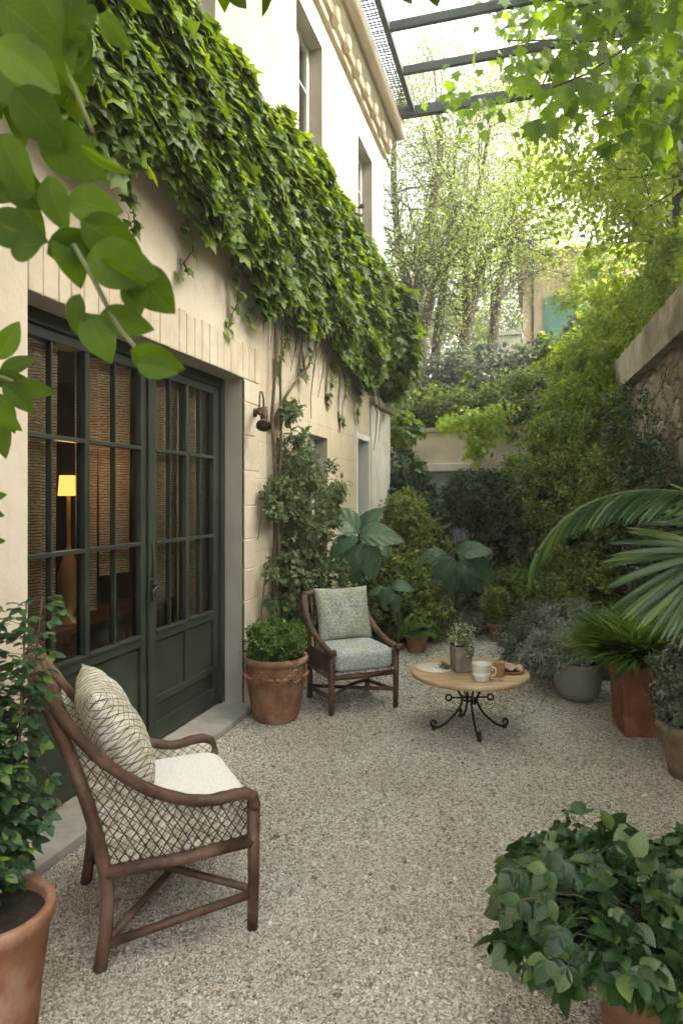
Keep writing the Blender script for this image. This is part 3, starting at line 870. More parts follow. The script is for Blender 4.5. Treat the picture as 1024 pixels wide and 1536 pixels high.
ro = MB(); ro.add([(WX + .22, -3, 7.34), (WX + .22, 10.2, 7.34), (WX - 4, 10.2, 9.2), (WX - 4, -3, 9.2), (WX + .1, -3, 7.25), (WX + .1, 10.2, 7.25), (WX - 4, 10.2, 7.12), (WX - 4, -3, 7.12)],
    [(0, 1, 2, 3), (4, 7, 6, 5), (0, 4, 5, 1), (1, 5, 6, 2), (2, 6, 7, 3), (3, 7, 4, 0)]); P(ro, 'roof', M['roof'])
hk = MB(); hk.tube([(WX - .02, 8.56, 5.55), (WX + .03, 8.56, 5.55)], .02); hk.supere((WX + .04, 8.56, 5.56), .03, .03, .035, 1, 1, 10, 8); P(hk, 'shutter_stop', M['rust'])
hk = MB(); hk.tube([(WX - .02, 8.56, 5.30), (WX + .03, 8.56, 5.30)], .02); hk.supere((WX + .04, 8.56, 5.31), .03, .03, .03, 1, 1, 10, 8); P(hk, 'shutter_stop', M['rust'])

# ------------------------------------------------------------------ pergola with wire mesh
pg = thing('pergola', 'dark steel pergola frame crossing overhead from the house eaves', 'pergola', (1.8, 9.9, 0))
b = MB(); b.box(-1.76, -1.69, 2.0, 9.78, 7.42, 7.54); b.build('side_rail', M['beam'], pg, .004, world=True)
for i, y in enumerate((9.88, 8.93, 8.05, 7.15, 6.25)):
    b = MB(); w = .09 if i == 0 else .06
    b.box(-2.1 if i == 0 else -1.69, 1.80, y - w / 2, y + w / 2, 7.40 if i == 0 else 7.44, 7.545); b.build('beam', M['beam'], pg, .004, world=True)
b = MB(); b.box(1.80, 1.90, 2.0, 9.95, 7.38, 7.55); b.build('side_rail', M['beam'], pg, .004, world=True)
b = MB(); b.box(1.80, 1.90, 9.83, 9.93, 2.9, 7.38); b.build('post', M['beam'], pg, .004, world=True)
b = MB(); b.box(1.80, 1.90, 2.2, 2.3, 2.9, 7.38); b.build('post', M['beam'], pg, .004, world=True)
b = MB(); x = -2.05
while x < -1.74:
    b.box(x - .005, x + .005, 2.0, 9.82, 7.448, 7.458); x += .05
y = 2.0; rj = random.Random(2)
while y < 9.82:
    yy = y + rj.uniform(-.012, .012)
    b.box(-2.07, -1.755, yy - .005, yy + .005, 7.459, 7.469); y += .052
b.box(-2.09, -2.07, 2.0, 9.82, 7.44, 7.47)
b.build('wire_mesh', M['iron'], pg, world=True)

# ------------------------------------------------------------------ back garden wall
bw = thing('garden_wall', 'buff plastered back garden wall with a blue grey door and pale lintel', 'wall', (-1, 12.3, 0))
b = MB()
b.box(-7, -2.02, 12.3, 12.6, -.1, 2.9); b.box(-1.15, 1.6, 12.3, 12.6, -.1, 2.9); b.box(-2.02, -1.15, 12.3, 12.6, 2.18, 2.9)
b.build('wall_face', M['backwall'], bw, world=True)
b = MB(); b.box(-7, 1.6, 12.25, 12.65, 2.9, 2.98); b.build('coping', M['coping'], bw, .01, world=True)
b = MB(); b.box(-2.12, -1.05, 12.24, 12.32, 2.18, 2.32); b.build('lintel', M['whitewall'], bw, .01, world=True)
b = MB(); b.box(-2.02, -1.15, 12.40, 12.45, 0, 2.18); b.build('door', M['bluedoor'], bw, world=True)

# right-hand rubble wall with coping
rw = thing('stone_wall', 'old rubble stone wall with a thick weathered coping on the right', 'wall', (1.4, 7, 0))
A = np.array([1.18, 12.3]); B = np.array([1.75, -.5])
def rwp(t): return A + (B - A) * t
def sheet(z0, z1, off0, off1, name, mat, ny=160, nz=30, amp=.02):
    vs = []; fs = []
    rr = np.random.default_rng(1)
    for j in range(nz + 1):
        for i in range(ny + 1):
            t = i / ny; p = rwp(t); z = z0 + (z1 - z0) * j / nz
            d = off0 + amp * (math.sin(t * 90 + z * 5) * math.sin(z * 13 + t * 37) + .6 * math.sin(t * 210 + z * 21))
            vs.append((p[0] - d, p[1], z))
    for j in range(nz):
        for i in range(ny):
            a = j * (ny + 1) + i; fs.append((a, a + ny + 1, a + ny + 2, a + 1))
    m = MB(); m.add(vs, fs, True)
    # back body
    p0, p1 = rwp(0), rwp(1)
    m.add([(p0[0] + .35, p0[1], z0), (p1[0] + .35, p1[1], z0), (p1[0] + .35, p1[1], z1), (p0[0] + .35, p0[1], z1), (p1[0], p1[1], z0), (p1[0], p1[1], z1), (p0[0], p0[1], z1)],
          [(0, 3, 2, 1), (1, 2, 5, 4), (3, 6, 5, 2)])
    return m.build(name, mat, rw, world=True)
sheet(-.1, 3.24, 0, 0, 'wall_face', M['rubble'])
sheet(3.24, 3.70, .10, 0, 'coping', M['coping'], 120, 8, .012)
b = MB(); p0, p1 = rwp(0), rwp(1)
b.add([(p0[0] - .12, p0[1], 3.235), (p0[0] + .2, p0[1], 3.235), (p1[0] + .2, p1[1], 3.235), (p1[0] - .12, p1[1], 3.235)], [(0, 1, 2, 3)]); b.build('drip_edge', M['coping'], rw, world=True)

# ------------------------------------------------------------------ distant house
dh = thing('distant_house', 'sunlit peach house with a teal shutter far behind the trees', 'house', (1.8, 20, 4))
b = MB(); b.box(-.30, 5, 20, 25, 3.5, 8.6); b.build('wall', M['peach'], dh, world=True)
b = MB(); b.box(.28, 1.45, 19.93, 20.0, 6.15, 7.45)
for k in range(24): b.box(.30, 1.43, 19.915, 19.93, 6.18 + k * .052, 6.21 + k * .052)
b.build('shutter', M['shutter'], dh, world=True)
b = MB(); b.box(.20, 1.53, 19.90, 20.0, 6.06, 6.14); b.build('window_sill', M['quoin'], dh, world=True)
b = MB(); b.box(-.5, 5.2, 19.8, 25.2, 8.6, 8.75); b.build('roof', M['roof'], dh, world=True)
b = MB(); b.tube([(-.02, 19.95, 4.5), (-.02, 19.95, 8.6)], .035); b.build('downpipe', M['rust'], dh, world=True)
b = MB(); b.box(-1.15, -.32, 19.6, 20.4, 6.35, 6.5); b.box(-1.1, -.36, 19.7, 20.3, 3.5, 6.35); b.build('low_wing', M['whitewall'], dh, world=True)

# ------------------------------------------------------------------ plant helpers
def stems_to(mb, base, pts, r0=.012, r1=.003, rng=None, bend=.15, n=5):
    base = np.asarray(base, float)
    for p in pts:
        d = p - base; L = np.linalg.norm(d)
        m1 = base + d * .4 + np.array([0, 0, bend * L]) * .5 + (rng.normal(0, .04, 3) * L if rng is not None else 0)
        m2 = base + d * .75 + np.array([0, 0, bend * L]) * .4 + (rng.normal(0, .03, 3) * L if rng is not None else 0)
        mb.tube([base + (rng.normal(0, .02, 3) * [1, 1, 0] if rng is not None else 0), m1, m2, p], [r0, r0 * .7, r0 * .45, r1], n)

def shrub(name, label, cat, base, blobs, T, mat, size, K, n, cr, seed, group=None, droop=.3, stemn=14, wid=1.0, stem_mat='darkbark', amp=.18, top=-1.0, rnd=.7, part='foliage', inner=.45, r0=.012, face=.6, parent=None):
    rg_ = np.random.default_rng(seed)
    root = parent or thing(name, label, cat, base, 0, group)
    fb = FB(); st_ = MB()
    tot = sum(np.prod(np.array(b_[1])) ** (2 / 3) for b_ in blobs)
    for (c, r) in blobs:
        w = np.prod(np.array(r)) ** (2 / 3) / tot
        p, o, cc = clumps(rg_, c, r, max(4, int(K * w)), int(n * w), cr, amp, inner, top)
        ok = p[:, 2] > .01
        leafy(fb, rg_, T, p[ok], o[ok], size, droop, rnd=rnd, wid=wid, face=face)
        sel = cc[rg_.permutation(len(cc))[:max(2, int(stemn * w))]]
        stems_to(st_, base, sel, r0, .003, rg_)
    fb.build(part, mat, root)
    if stemn: st_.build('stem', M[stem_mat], root, world=True)
    return root

# ------------------------------------------------------------------ creeper on the facade
def creeper():
    rg_ = np.random.default_rng(11)
    root = thing('climbing_creeper', 'thick green creeper hanging in a band across the upper front of the house', 'climbing plant', (WX + .06, 5.4, 0))
    fb = FB()
    n = 34000
    y = 1.6 + 8.7 * rg_.random(n)
    top = np.interp(y, [1.5, 3.3, 5, 7, 8.6, 9.6, 10.3], [4.5, 4.75, 4.95, 5.15, 4.95, 4.8, 4.0])
    bot = np.interp(y, [1.5, 3.3, 5, 6.5, 8, 9.2, 10.3], [3.7, 3.50, 3.50, 3.36, 3.34, 3.34, 3.45])
    bot = bot + .12 * np.sin(y * 2.1) + .07 * np.sin(y * 5.7 + 1) + .05 * rg_.normal(0, 1, n)
    top = top + .07 * np.sin(y * 2.3) + .06 * np.sin(y * 6.1) + .05 * np.sin(y * 13)
    u = rg_.random(n)
    z = bot + (top - bot) * u
    bulge = np.interp(y, [1.5, 4, 6, 8, 9.3, 10.3], [.22, .26, .26, .30, .34, .24])
    prof = np.clip(1.25 * np.sin(PI * (.10 + .80 * u)), 0, 1) ** .6
    lump = .80 + .16 * np.sin(y * 3.3 + z * 5) * np.sin(z * 6.1 - y * 1.7) + .10 * np.sin(y * 6 + z * 13)
    x = WX + .03 + bulge * prof * lump * (1 - .55 * rg_.random(n) ** 2.2)
    p = np.stack([x, y, z], 1)
    out = nrm(np.stack([np.ones(n), rg_.normal(0, .25, n) - .1, (u - .45) * 1.3 + .25], 1))
    tip = nrm(np.stack([.45 + .3 * rg_.random(n), rg_.normal(-.05, .40, n), -.62 + rg_.normal(0, .28, n)], 1))
    s = .065 + .10 * rg_.random(n) ** 1.2
    fb.add(T_IVY, p, tip, nrm(out + np.array([.1, 0, .35]) + rdir(rg_, n) * .48), s, .95 + .35 * rg_.random(n))
    # end tuft spilling past the corner
    for c, r, k in (((-2.02, 9.70, 4.15), (.36, .6, .62), 2600), ((-2.08, 10.1, 3.65), (.28, .35, .40), 800), ((-2.2, 11.3, 2.9), (.3, .4, .28), 500)):
        pp, oo, _ = clumps(rg_, c, r, 60, k, .16)
        leafy(fb, rg_, T_IVY, pp, oo, .12, .6, rnd=.4)
    # hanging tendrils
    st_ = MB()
    for (ty, zt, zb) in ((3.25, 3.5, 3.05), (3.9, 3.5, 3.2), (4.6, 3.5, 2.95), (4.95, 3.45, 3.1), (5.6, 3.4, 2.75), (6.2, 3.3, 2.85), (7.1, 3.25, 2.7), (7.6, 3.2, 2.55), (8.3, 3.1, 2.7)):
        pts = [(WX + .06 + .03 * math.sin(i), ty + .05 * math.sin(i * 1.3 + ty), zt + (zb - zt) * i / 5) for i in range(6)]
        q_ = MB(); q_.tube(pts, .004, 4); q_.build('tendril', M['darkbark'], root, world=True)
        q = np.array(pts); m_ = int((zt - zb) * 50)
        t = rg_.random(m_) * 5
        i0 = np.minimum(t.astype(int), 4); qq = q[i0] + (q[i0 + 1] - q[i0]) * (t - i0)[:, None] + rg_.normal(0, .02, (m_, 3))
        leafy(fb, rg_, T_IVY, qq, np.tile([1., 0, 0], (m_, 1)), .075, 1.0, rnd=.5)
    fb.build('foliage', M['L_ivy'], root)
    # woody stems climbing the wall
    def path(pts, r0, r1, n_=10):
        m_ = len(pts)
        q_ = MB(); q_.tube(pts, [r0 + (r1 - r0) * i / (m_ - 1) for i in range(m_)], n_); q_.build('stem' if r0 > .0055 else 'aerial_root', M['darkbark'], root, world=True)
    S = WX + .045
    path([(S, 5.42, 0), (S + .02, 5.40, .6), (S, 5.45, 1.2), (S + .02, 5.41, 1.9), (S, 5.38, 2.4), (S + .02, 5.42, 2.9), (S + .04, 5.38, 3.6)], .020, .013)
    path([(S + .03, 5.47, 0), (S + .05, 5.50, .7), (S + .03, 5.43, 1.5), (S + .05, 5.47, 2.2), (S + .03, 5.50, 2.8), (S + .06, 5.58, 3.7)], .014, .010)
    path([(S, 5.40, 2.35), (S + .03, 5.65, 2.62), (S + .03, 5.95, 2.82), (S + .05, 6.2, 2.98), (S + .06, 6.5, 3.3)], .015, .012)
    path([(S + .03, 6.15, 2.93), (S + .02, 6.1, 3.15), (S + .03, 6.2, 3.6)], .010, .008)
    path([(S, 5.39, 1.85), (S + .01, 5.15, 1.62), (S + .01, 5.05, 1.35)], .007, .003)
    path([(S, 5.30, 0), (S + .01, 5.17, .35), (S, 5.15, .75), (S, 5.22, 1.0), (S, 5.36, 1.2)], .009, .006)
    path([(S + .02, 6.6, 3.3), (S, 6.5, 2.95), (S, 6.42, 2.7), (S, 6.44, 2.5)], .008, .003)
    path([(S + .02, 6.9, 3.3), (S, 6.75, 2.9), (S, 6.66, 2.75)], .006, .003)
    path([(S + .04, 8.9, 3.2), (S + .05, 9.2, 2.9), (S + .05, 9.15, 2.65), (S + .05, 9.0, 2.35)], .009, .004)
    path([(S + .04, 9.25, 3.2), (S + .05, 9.45, 2.9), (S + .05, 9.3, 2.5)], .006, .003)
    for i in range(22):
        y0 = 5.2 + rg_.random() * 1.7; z0 = 3.35
        path([(S + .02, y0, z0 + .3), (S + rg_.random() * .05, y0 + rg_.normal(0, .1), z0 - .1 * rg_.random()), (S + .01, y0 + rg_.normal(0, .12), z0 - .15 - .35 * rg_.random())], .005, .002, 4)
creeper()

# leafy shrub trained against the wall
wallshrub = thing('wall_shrub', 'fine leaved climbing shrub trained up the wall beside the lamp', 'climbing plant', (-2.0, 5.85, 0))
rgW = np.random.default_rng(21)
fbw = FB()
for c, r, n_, s_ in (((-2.08, 5.80, 1.95), (.14, .33, .38), 2600, .045), ((-2.05, 6.0, 1.45), (.18, .42, .50), 4200, .045), ((-2.03, 5.75, .95), (.18, .34, .42), 3000, .05),
                 ((-2.02, 6.25, .75), (.20, .32, .40), 2400, .05), ((-2.12, 5.33, 1.72), (.08, .22, .22), 700, .05), ((-2.0, 6.55, 1.75), (.14, .25, .35), 900, .055), ((-2.1, 5.25, .95), (.05, .12, .25), 160, .05), ((-2.08, 5.6, 2.3), (.08, .18, .20), 330, .06)):
    p, o, cc = clumps(rgW, c, r, max(6, n_ // 60), n_, .085, .2)
    p[:, 0] = np.maximum(p[:, 0], WX + .01)
    leafy(fbw, rgW, T_SMALL if s_ < .05 else T_OVATE, p, o, s_, .3)
fbw.build('foliage', leafmat('olive_leaf', (.065, .10, .035), (.13, .175, .07), .3, .5, c3=(.16, .20, .09)), wallshrub)
mb = MB()
stems_to(mb, (-2.08, 5.8, 0), [np.array(q) for q in ((-2.1, 5.6, 2.4), (-2.05, 6.0, 2.1), (-2.1, 5.35, 1.8), (-2.0, 6.5, 1.8), (-2.0, 6.3, 1.0), (-2.05, 5.6, 1.2), (-2.05, 6.1, 1.6))], .018, .004, rgW, .1, 6)
mb.build('stem', M['darkbark'], wallshrub, world=True)

# ------------------------------------------------------------------ wall lamp
wl = thing('wall_lamp', 'small rusty iron wall lamp with a curled bracket on the pale jamb', 'wall lamp', (WX, 5.10, 2.40))
b = MB(); b.lathe([(0, 0), (.04, 0), (.04, .012), (.02, .02)], 16); o = b.build('wall_plate', M['rust'], wl); o.rotation_euler = (0, R(90), 0)
b = MB(); b.tube([(0, 0, 0), (.06, -.03, .01), (.11, -.07, 0), (.14, -.10, .0)], [.014, .020, .024, .026], 10); b.torus((.06, -.035, .01), (1, -.5, 0), .022, .008, 12, 6); b.build('arm', M['rust'], wl)
b = MB(); b.tube([(.12, -.08, .02), (.14, -.12, -.04), (.15, -.15, -.09)], [.028, .032, .026], 12)
b.tube([(.15, -.145, -.085), (.155, -.165, -.115), (.16, -.18, -.135)], [.025, .055, .062], 16, caps=False); b.supere((.157, -.172, -.118), .045, .045, .03, 1, 1, 14, 10)
b.build('lamp_head', M['rust'], wl)
b = MB(); b.tube([(.12 , -.08, .03), (.125, -.10, .10), (.13, -.14, .145), (.135, -.19, .14), (.14, -.215, .09), (.14, -.215, .0), (.14, -.21, -.02)], .007, 6); b.supere((.14, -.213, -.03), .018, .02, .02, 1, 1, 8, 6); b.build('hook', M['rust'], wl)

# ------------------------------------------------------------------ chairs
def interp(poly, x):
    for (x0, z0), (x1, z1) in zip(poly, poly[1:]):
        if min(x0, x1) <= x <= max(x0, x1): return z0 + (z1 - z0) * (x - x0) / (x1 - x0 + 1e-9)
    return None
def smooth_poly(pts, k=4):
    pts = [Vector(p) for p in pts]; out = []
    for i in range(len(pts) - 1):
        p0 = pts[max(i - 1, 0)]; p1 = pts[i]; p2 = pts[i + 1]; p3 = pts[min(i + 2, len(pts) - 1)]
        for j in range(k):
            t = j / k
            out.append(.5 * ((2 * p1) + (p2 - p0) * t + (2 * p0 - 5 * p1 + 4 * p2 - p3) * t * t + (3 * p1 - p0 - 3 * p2 + p3) * t ** 3))
    out.append(pts[-1]); return out

def chair(label, loc, rz, wood, arm, rear, w, d, seatz, cush, seatmat, lattice, rl=.022, scroll=False, trim=False):
    t = thing('armchair', label, 'armchair', loc, rz)
    hw = w / 2
    for s in (-1, 1):
        b = MB()
        pts = smooth_poly([(x, s * (hw + (0.0 if x < .15 else .012)), z) for x, z in arm])
        b.tube(pts, [.0255 + .0016 * math.sin(i * 1.9 + s) + (.003 if i % 9 == 4 else 0) for i in range(len(pts))], 12, .85)
        b.build('armrest', M[wood], t)
        b = MB(); zt = arm[-1][1]
        b.tube([(d / 2 - .005, s * hw, 0), (d / 2, s * hw, .2), (d / 2, s * hw, zt + .01)], [.0215, .023, .026], 12); b.build('leg', M[wood], t)
        b = MB(); b.tube(smooth_poly([(x, s * (hw - .012), z) for x, z in rear]), .024, 12); b.build('leg', M[wood], t)
        # side rail + side stretcher
        b = MB(); b.tube([(-d / 2 - .01, s * (hw - .005), seatz), (0, s * hw, seatz - .008), (d / 2, s * hw, seatz)], .024, 10); b.build('side_rail', M[wood], t)
        b = MB(); b.tube([(-d / 2, s * (hw - .01), .09), (d / 2, s * hw, .14)], .017, 10); b.build('stretcher', M[wood], t)
        if lattice:
            b = MB(); ap_ = [(p.x, p.z) for p in pts]
            for dirn in (1, -1):
                x0 = -.9
                while x0 < .9:
                    seg = []
                    for i in range(81):
                        z = seatz + i * .009
                        x = x0 + dirn * (z - seatz) * .62
                        top_ = interp(ap_, x); xr_ = interp([(p_[1], p_[0]) for p_ in rear], z)
                        if top_ is None or z > top_ - .01 or x > d / 2 or (xr_ is not None and x < xr_): 
                            if len(seg) > 1: break
                            seg = []; continue
                        seg.append((x, s * (hw - .004) + dirn * .003, z))
                    if len(seg) > 1: b.tube([seg[0], tuple(Vector(seg[len(seg) // 2]) + Vector((random.uniform(-.006, .006), 0, random.uniform(-.004, .004)))), seg[-1]], (.0023), 5)
                    x0 += .038
            b.build('cane_lattice', M[wood], t)
            b = MB(); cols_ = []
            for i in range(31):
                x = -.40 + (d / 2 - .01 + .40) * i / 30; tp = interp(ap_, x)
                zr = seatz
                for q_ in range(60):
                    zz_ = seatz + q_ * .01; xr_ = interp([(p_[1], p_[0]) for p_ in rear], zz_)
                    if xr_ is not None and x >= xr_: zr = zz_; break
                else: zr = tp
                cols_.append((x, min(zr, tp - .012), tp - .012))
            for i, (x, za, zb) in enumerate(cols_): b.v += [(x, s * (hw - .016 - .012 * math.sin(PI * k_ / 4)), za + (zb - za) * k_ / 4) for k_ in range(5)]
            for i in range(30):
                for k_ in range(4): b.f.append((i * 5 + k_, i * 5 + k_ + 1, (i + 1) * 5 + k_ + 1, (i + 1) * 5 + k_)); b.sm.append(True)
            b.build('side_lining', M['lattice_side'], t)
    b = MB(); b.tube([(d / 2, -hw, seatz - .005), (d / 2 + .006, 0, seatz - .01), (d / 2, hw, seatz - .005)], .023, 10); b.build('front_rail', M[wood], t)
    b = MB(); b.tube([(-d / 2 - .01, -hw, seatz), (-d / 2 - .01, hw, seatz)], .022, 10); b.build('rear_rail', M[wood], t)
    b = MB(); b.tube([(-d / 2, -hw + .02, .10), (0, 0, .125), (d / 2, hw - .01, .15)], .015, 8); b.build('cross_stretcher', M[wood], t)
    b = MB(); b.tube([(-d / 2, hw - .02, .10), (0, 0, .15), (d / 2, -hw + .01, .15)], .015, 8); b.build('cross_stretcher', M[wood], t)
    # back: top rail and woven panel
    xt, zt = arm[0]
    b = MB(); b.tube(smooth_poly([(xt, -hw, zt), (xt - .02, -hw * .5, zt + .01), (xt - .025, 0, zt + .012), (xt - .02, hw * .5, zt + .01), (xt, hw, zt)]), .024, 10); b.build('top_rail', M[wood], t)
    b = MB(); n_ = 13
    for i in range(n_):
        yy = -hw + .03 + (w - .06) * i / (n_ - 1)
        b.tube([(-d / 2 - .01, yy, seatz), (rear[-2][0] - .01, yy, rear[-2][1]), (xt - .015, yy, zt)], .008, 6)
    b.build('back_spindle_panel', M[wood], t)
    # deck under the cushion
    b = MB(); b.box(-d / 2, d / 2 - .02, -hw + .02, hw - .02, seatz + .008, seatz + .02); b.build('seat_deck', M['wood2'], t)
    b = MB(); th = cush[0]; b.supere((.0 + cush[1], 0, seatz + .02 + th / 2), d / 2 + .0 + cush[2], hw - .025, th / 2, .42, .28, 56, 20); b.build('seat_cushion', seatmat, t)
    if cush[3]: # patterned boxing around the cushion
        b = MB(); b.supere((.0 + cush[1], 0, seatz + .02 + th * .42), d / 2 + cush[2] + .005, hw - .018, th * .42, .30, .28, 56, 16); b.build('cushion_side', M['lattice_side'], t)
    if trim:
        b = MB(); b.box(d / 2 + .0, d / 2 + .026, -hw + .03, hw - .03, seatz + .018, seatz + .034); b.build('woven_trim', M['cane'], t)
        b = MB(); b.box(-d / 2, d / 2, hw - .01, hw + .0, seatz - .03, seatz + .15); b.box(-d / 2, d / 2, -hw, -hw + .01, seatz - .03, seatz + .15); b.build('side_panel', M['wood2'], t)
    if scroll:
        for s in (-1, 1):
            b = MB(); b.tube([(arm[-1][0] + .0, s * (hw + .012) - .03, arm[-1][1] + .012), (arm[-1][0], s * (hw + .012) + .03, arm[-1][1] + .012)], .026, 12); b.build('armrest_scroll', M[wood], t)
    return t

def pillow(label, loc, rot, w, h, th, mat, seed=0):
    mb = MB(); n = 22; vs = []; fs = []
    rr = random.Random(seed); ph = [rr.random() * 6 for _ in range(4)]
    for side in (1, -1):
        for j in range(n + 1):
            for i in range(n + 1):
                u = -1 + 2 * i / n; v = -1 + 2 * j / n
                e = max(0, (1 - u * u)) ** .5 * max(0, (1 - v * v)) ** .5
                pinch = 1 - .07 * (1 - v * v) * (abs(u) ** 3); pv = 1 - .07 * (1 - u * u) * (abs(v) ** 3)
                z = side * th / 2 * e ** .75 * (1 + .10 * math.sin(3 * u + ph[0]) * math.sin(2.5 * v + ph[1])) 
                z += .008 * math.sin(9 * u + 4 * v + ph[2]) * e * side
                vs.append((u * w / 2 * pinch, v * h / 2 * pv, z))
    m = (n + 1) ** 2
    for s_, off in ((0, 0), (1, m)):
        for j in range(n):
            for i in range(n):
                a = off + j * (n + 1) + i; q = (a, a + 1, a + n + 2, a + n + 1)
                fs.append(q if s_ == 0 else q[::-1])
    mb.add(vs, fs, True)
    o = mb.build('throw_pillow', mat); o.location = loc; o.rotation_euler = rot
    # merge the seam
    import bmesh
    bm = bmesh.new(); bm.from_mesh(o.data); bmesh.ops.remove_doubles(bm, verts=bm.verts, dist=.0005); bm.to_mesh(o.data); bm.free()
    for p_ in o.data.polygons: p_.use_smooth = True
    tag(o, label, 'cushion')
    return o

C1 = (-1.47, 2.485, 0); A1 = R(41.5)
chair('dark rattan armchair with a white seat cushion in the foreground by the door', C1, A1, 'wood',
      [(-.50, 1.05), (-.42, .92), (-.30, .765), (-.15, .635), (.0, .562), (.10, .540), (.18, .548), (.235, .545), (.265, .52), (.272, .485)],
      [(-.30, 0), (-.275, .2), (-.285, .36), (-.34, .60), (-.42, .84), (-.50, 1.03)], .63, .54, .35, (.15, .015, .0, True), M['linen'], True)
def local(loc, a, p):
    return (loc[0] + p[0] * math.cos(a) - p[1] * math.sin(a), loc[1] + p[0] * math.sin(a) + p[1] * math.cos(a), loc[2] + p[2])
def back_rot(a, tilt):
    # local pillow: x = width, y = height, z = thickness (front). stand up leaning back by tilt, facing the angle a
    m = Matrix.Rotation(a + PI / 2, 4, 'Z') @ Matrix.Rotation(PI / 2 - tilt, 4, 'X')
    return m.to_euler()
pillow('cream throw pillow with a dark criss cross pattern on the foreground chair', local(C1, A1, (-.21, .05, .755)), back_rot(A1, R(27)), .50, .48, .20, M['lattice'], 1)

C2 = (-1.45, 5.33, 0); A2 = R(-51.5)
chair('dark wooden armchair with a thick grey green woven cushion beside the carved pot', C2, A2, 'wood2',
      [(-.40, .86), (-.36, .76), (-.28, .66), (-.14, .58), (.0, .535), (.14, .505), (.25, .49), (.30, .485)],
      [(-.27, 0), (-.265, .2), (-.27, .32), (-.31, .55), (-.36, .72), (-.40, .85)], .56, .52, .30, (.19, .03, .02, False), M['tweed2'], False, scroll=True, trim=True)
pillow('grey green woven throw pillow with square ears on the far armchair', local(C2, A2, (-.17, 0, .71)), back_rot(A2, R(17)), .50, .46, .15, M['tweed'], 3)

# ------------------------------------------------------------------ round table
TC = np.array([-.45, 4.95, 0])
tb = thing('bistro_table', 'low round wooden table on a scrolled black iron base', 'table', TC, R(16))
TZ = .43
b = MB(); b.lathe([(0, TZ - .034), (.415, TZ - .034), (.424, TZ - .028), (.426, TZ - .006), (.42, TZ), (.40, TZ + .001), (0, TZ + .001)], 72); b.build('tabletop', M['tabletop'], tb)
b = MB(); b.lathe([(.19, TZ - .040), (.20, TZ - .034), (.20, TZ - .046), (.19, TZ - .046), (.19, TZ - .040)], 40)
b.build('top_ring', M['iron'], tb)
for k in range(4):
    a = R(-90 + 4) + k * PI / 2
    def q(r, z, da=0): return (r * math.cos(a + da), r * math.sin(a + da), z)
    b = MB()
    b.tube(smooth_poly([q(.17, TZ - .036), q(.13, .34), q(.075, .27), q(.055, .22), q(.075, .16), q(.13, .09), q(.20, .035), q(.245, .02), q(.275, .03), q(.285, .055), q(.27, .072), q(.252, .062), q(.25, .045)], 5), .0085, 8)
    if k % 2: b.torus(q(.155, .235), q(1, 0, PI / 2), .022, .0065, 16, 6); b.tube([q(.06, .235), q(.13, .235)], .006, 6)
    else: b.tube(smooth_poly([q(.06, .225), q(.12, .225), q(.155, .235), q(.162, .26), q(.145, .27), q(.135, .255)], 4), .0065, 6)
    b.supere(q(.262, .018), .018, .018, .018, 1, 1, 8, 6)
    b.build('leg', M['iron'], tb)
b = MB(); b.torus((0, 0, .222), (0, 0, 1), .055, .008, 24, 6); b.build('waist_ring', M['iron'], tb)

def ontable(px, py):
    z = (CAM_H - TZ) * FPX / (py - HY); p = W(px, py, z); p[2] = TZ + .001; return p
c = ontable(652, 1003); o = thing('marble_board', 'thin round pale marble board lying on the table', 'serving board', c)
b = MB(); b.lathe([(0, 0), (.135, 0), (.14, .004), (.135, .009), (0, .009)], 48); b.build('board', M['marble'], o)
c = ontable(691, 1007); pv = thing('table_planter', 'square rough grey planter with small white flowering sprigs on the table', 'planter', c, R(28))
b = MB(); b.box(-.07, .07, -.07, .07, 0, .19, taper=.86); b.build('pot', M['oldstone'], pv, .012)
b = MB(); b.box(-.060, .060, -.060, .060, .186, .194); b.build('soil', M['soil'], pv)
shrub('x', '', '', c + [0, 0, .18], [((c[0], c[1], TZ + .27), (.085, .085, .09)), ((c[0] + .05, c[1] - .02, TZ + .20), (.06, .06, .06))], T_SMALL, leafmat('sprig_leaf', (.08, .12, .04), (.20, .24, .12), .4, .5, c3=(.62, .62, .45), p3=.75), .020, 40, 1500, .028, 31, stemn=30, r0=.002, part='sprig', stem_mat='stem', parent=pv)
c = ontable(666, 1004) + [0, 0, .009]
o = thing('cut_sprig', 'small cut sprig of leaves lying on the marble board', 'sprig', c)
fb = FB(); rg_ = np.random.default_rng(4); p = np.array(c) + rg_.normal(0, 1, (160, 3)) * [.022, .03, .012]; p[:, 2] = np.abs(p[:, 2] - c[2]) + c[2] + .004
leafy(fb, rg_, T_SMALL, p, np.tile([0, 0, 1.], (160, 1)), .02, 0); fb.build('leaves', M['L_grey'], o)
b = MB(); b.tube([c + [-.05, -.03, .006], c + [0, 0, .012], c + [.05, .05, .008]], .0015, 5); b.build('stem', M['stem'], o, world=True)
c = ontable(722, 1021); o = thing('cream_jug', 'squat cream ceramic beaker with a pale rim near the front of the table', 'beaker', c)
b = MB(); b.lathe([(0, 0), (.052, 0), (.057, .01), (.066, .11), (.068, .118), (.063, .118), (.055, .02), (0, .015)], 40); b.build('body', M['cream'], o)
b = MB(); b.lathe([(.0602, .034), (.0612, .035), (.0635, .06), (.0625, .061)], 40); b.build('painted_band', M['white'], o)
b = MB(); b.tube(smooth_poly([(.060, 0, .09), (.09, .0, .088), (.098, 0, .06), (.085, 0, .035), (.058, 0, .03)]), .006, 8); b.build('handle', M['cream'], o); o.rotation_euler = (0, 0, R(15))
c = ontable(748, 1014); o = thing('honey_cup', 'honey coloured wooden cup standing behind the cream beaker', 'cup', c)
b = MB(); b.lathe([(0, 0), (.032, 0), (.038, .008), (.043, .098), (.045, .10), (.040, .10), (.035, .012), (0, .01)], 32); b.build('body', M['caramel'], o)
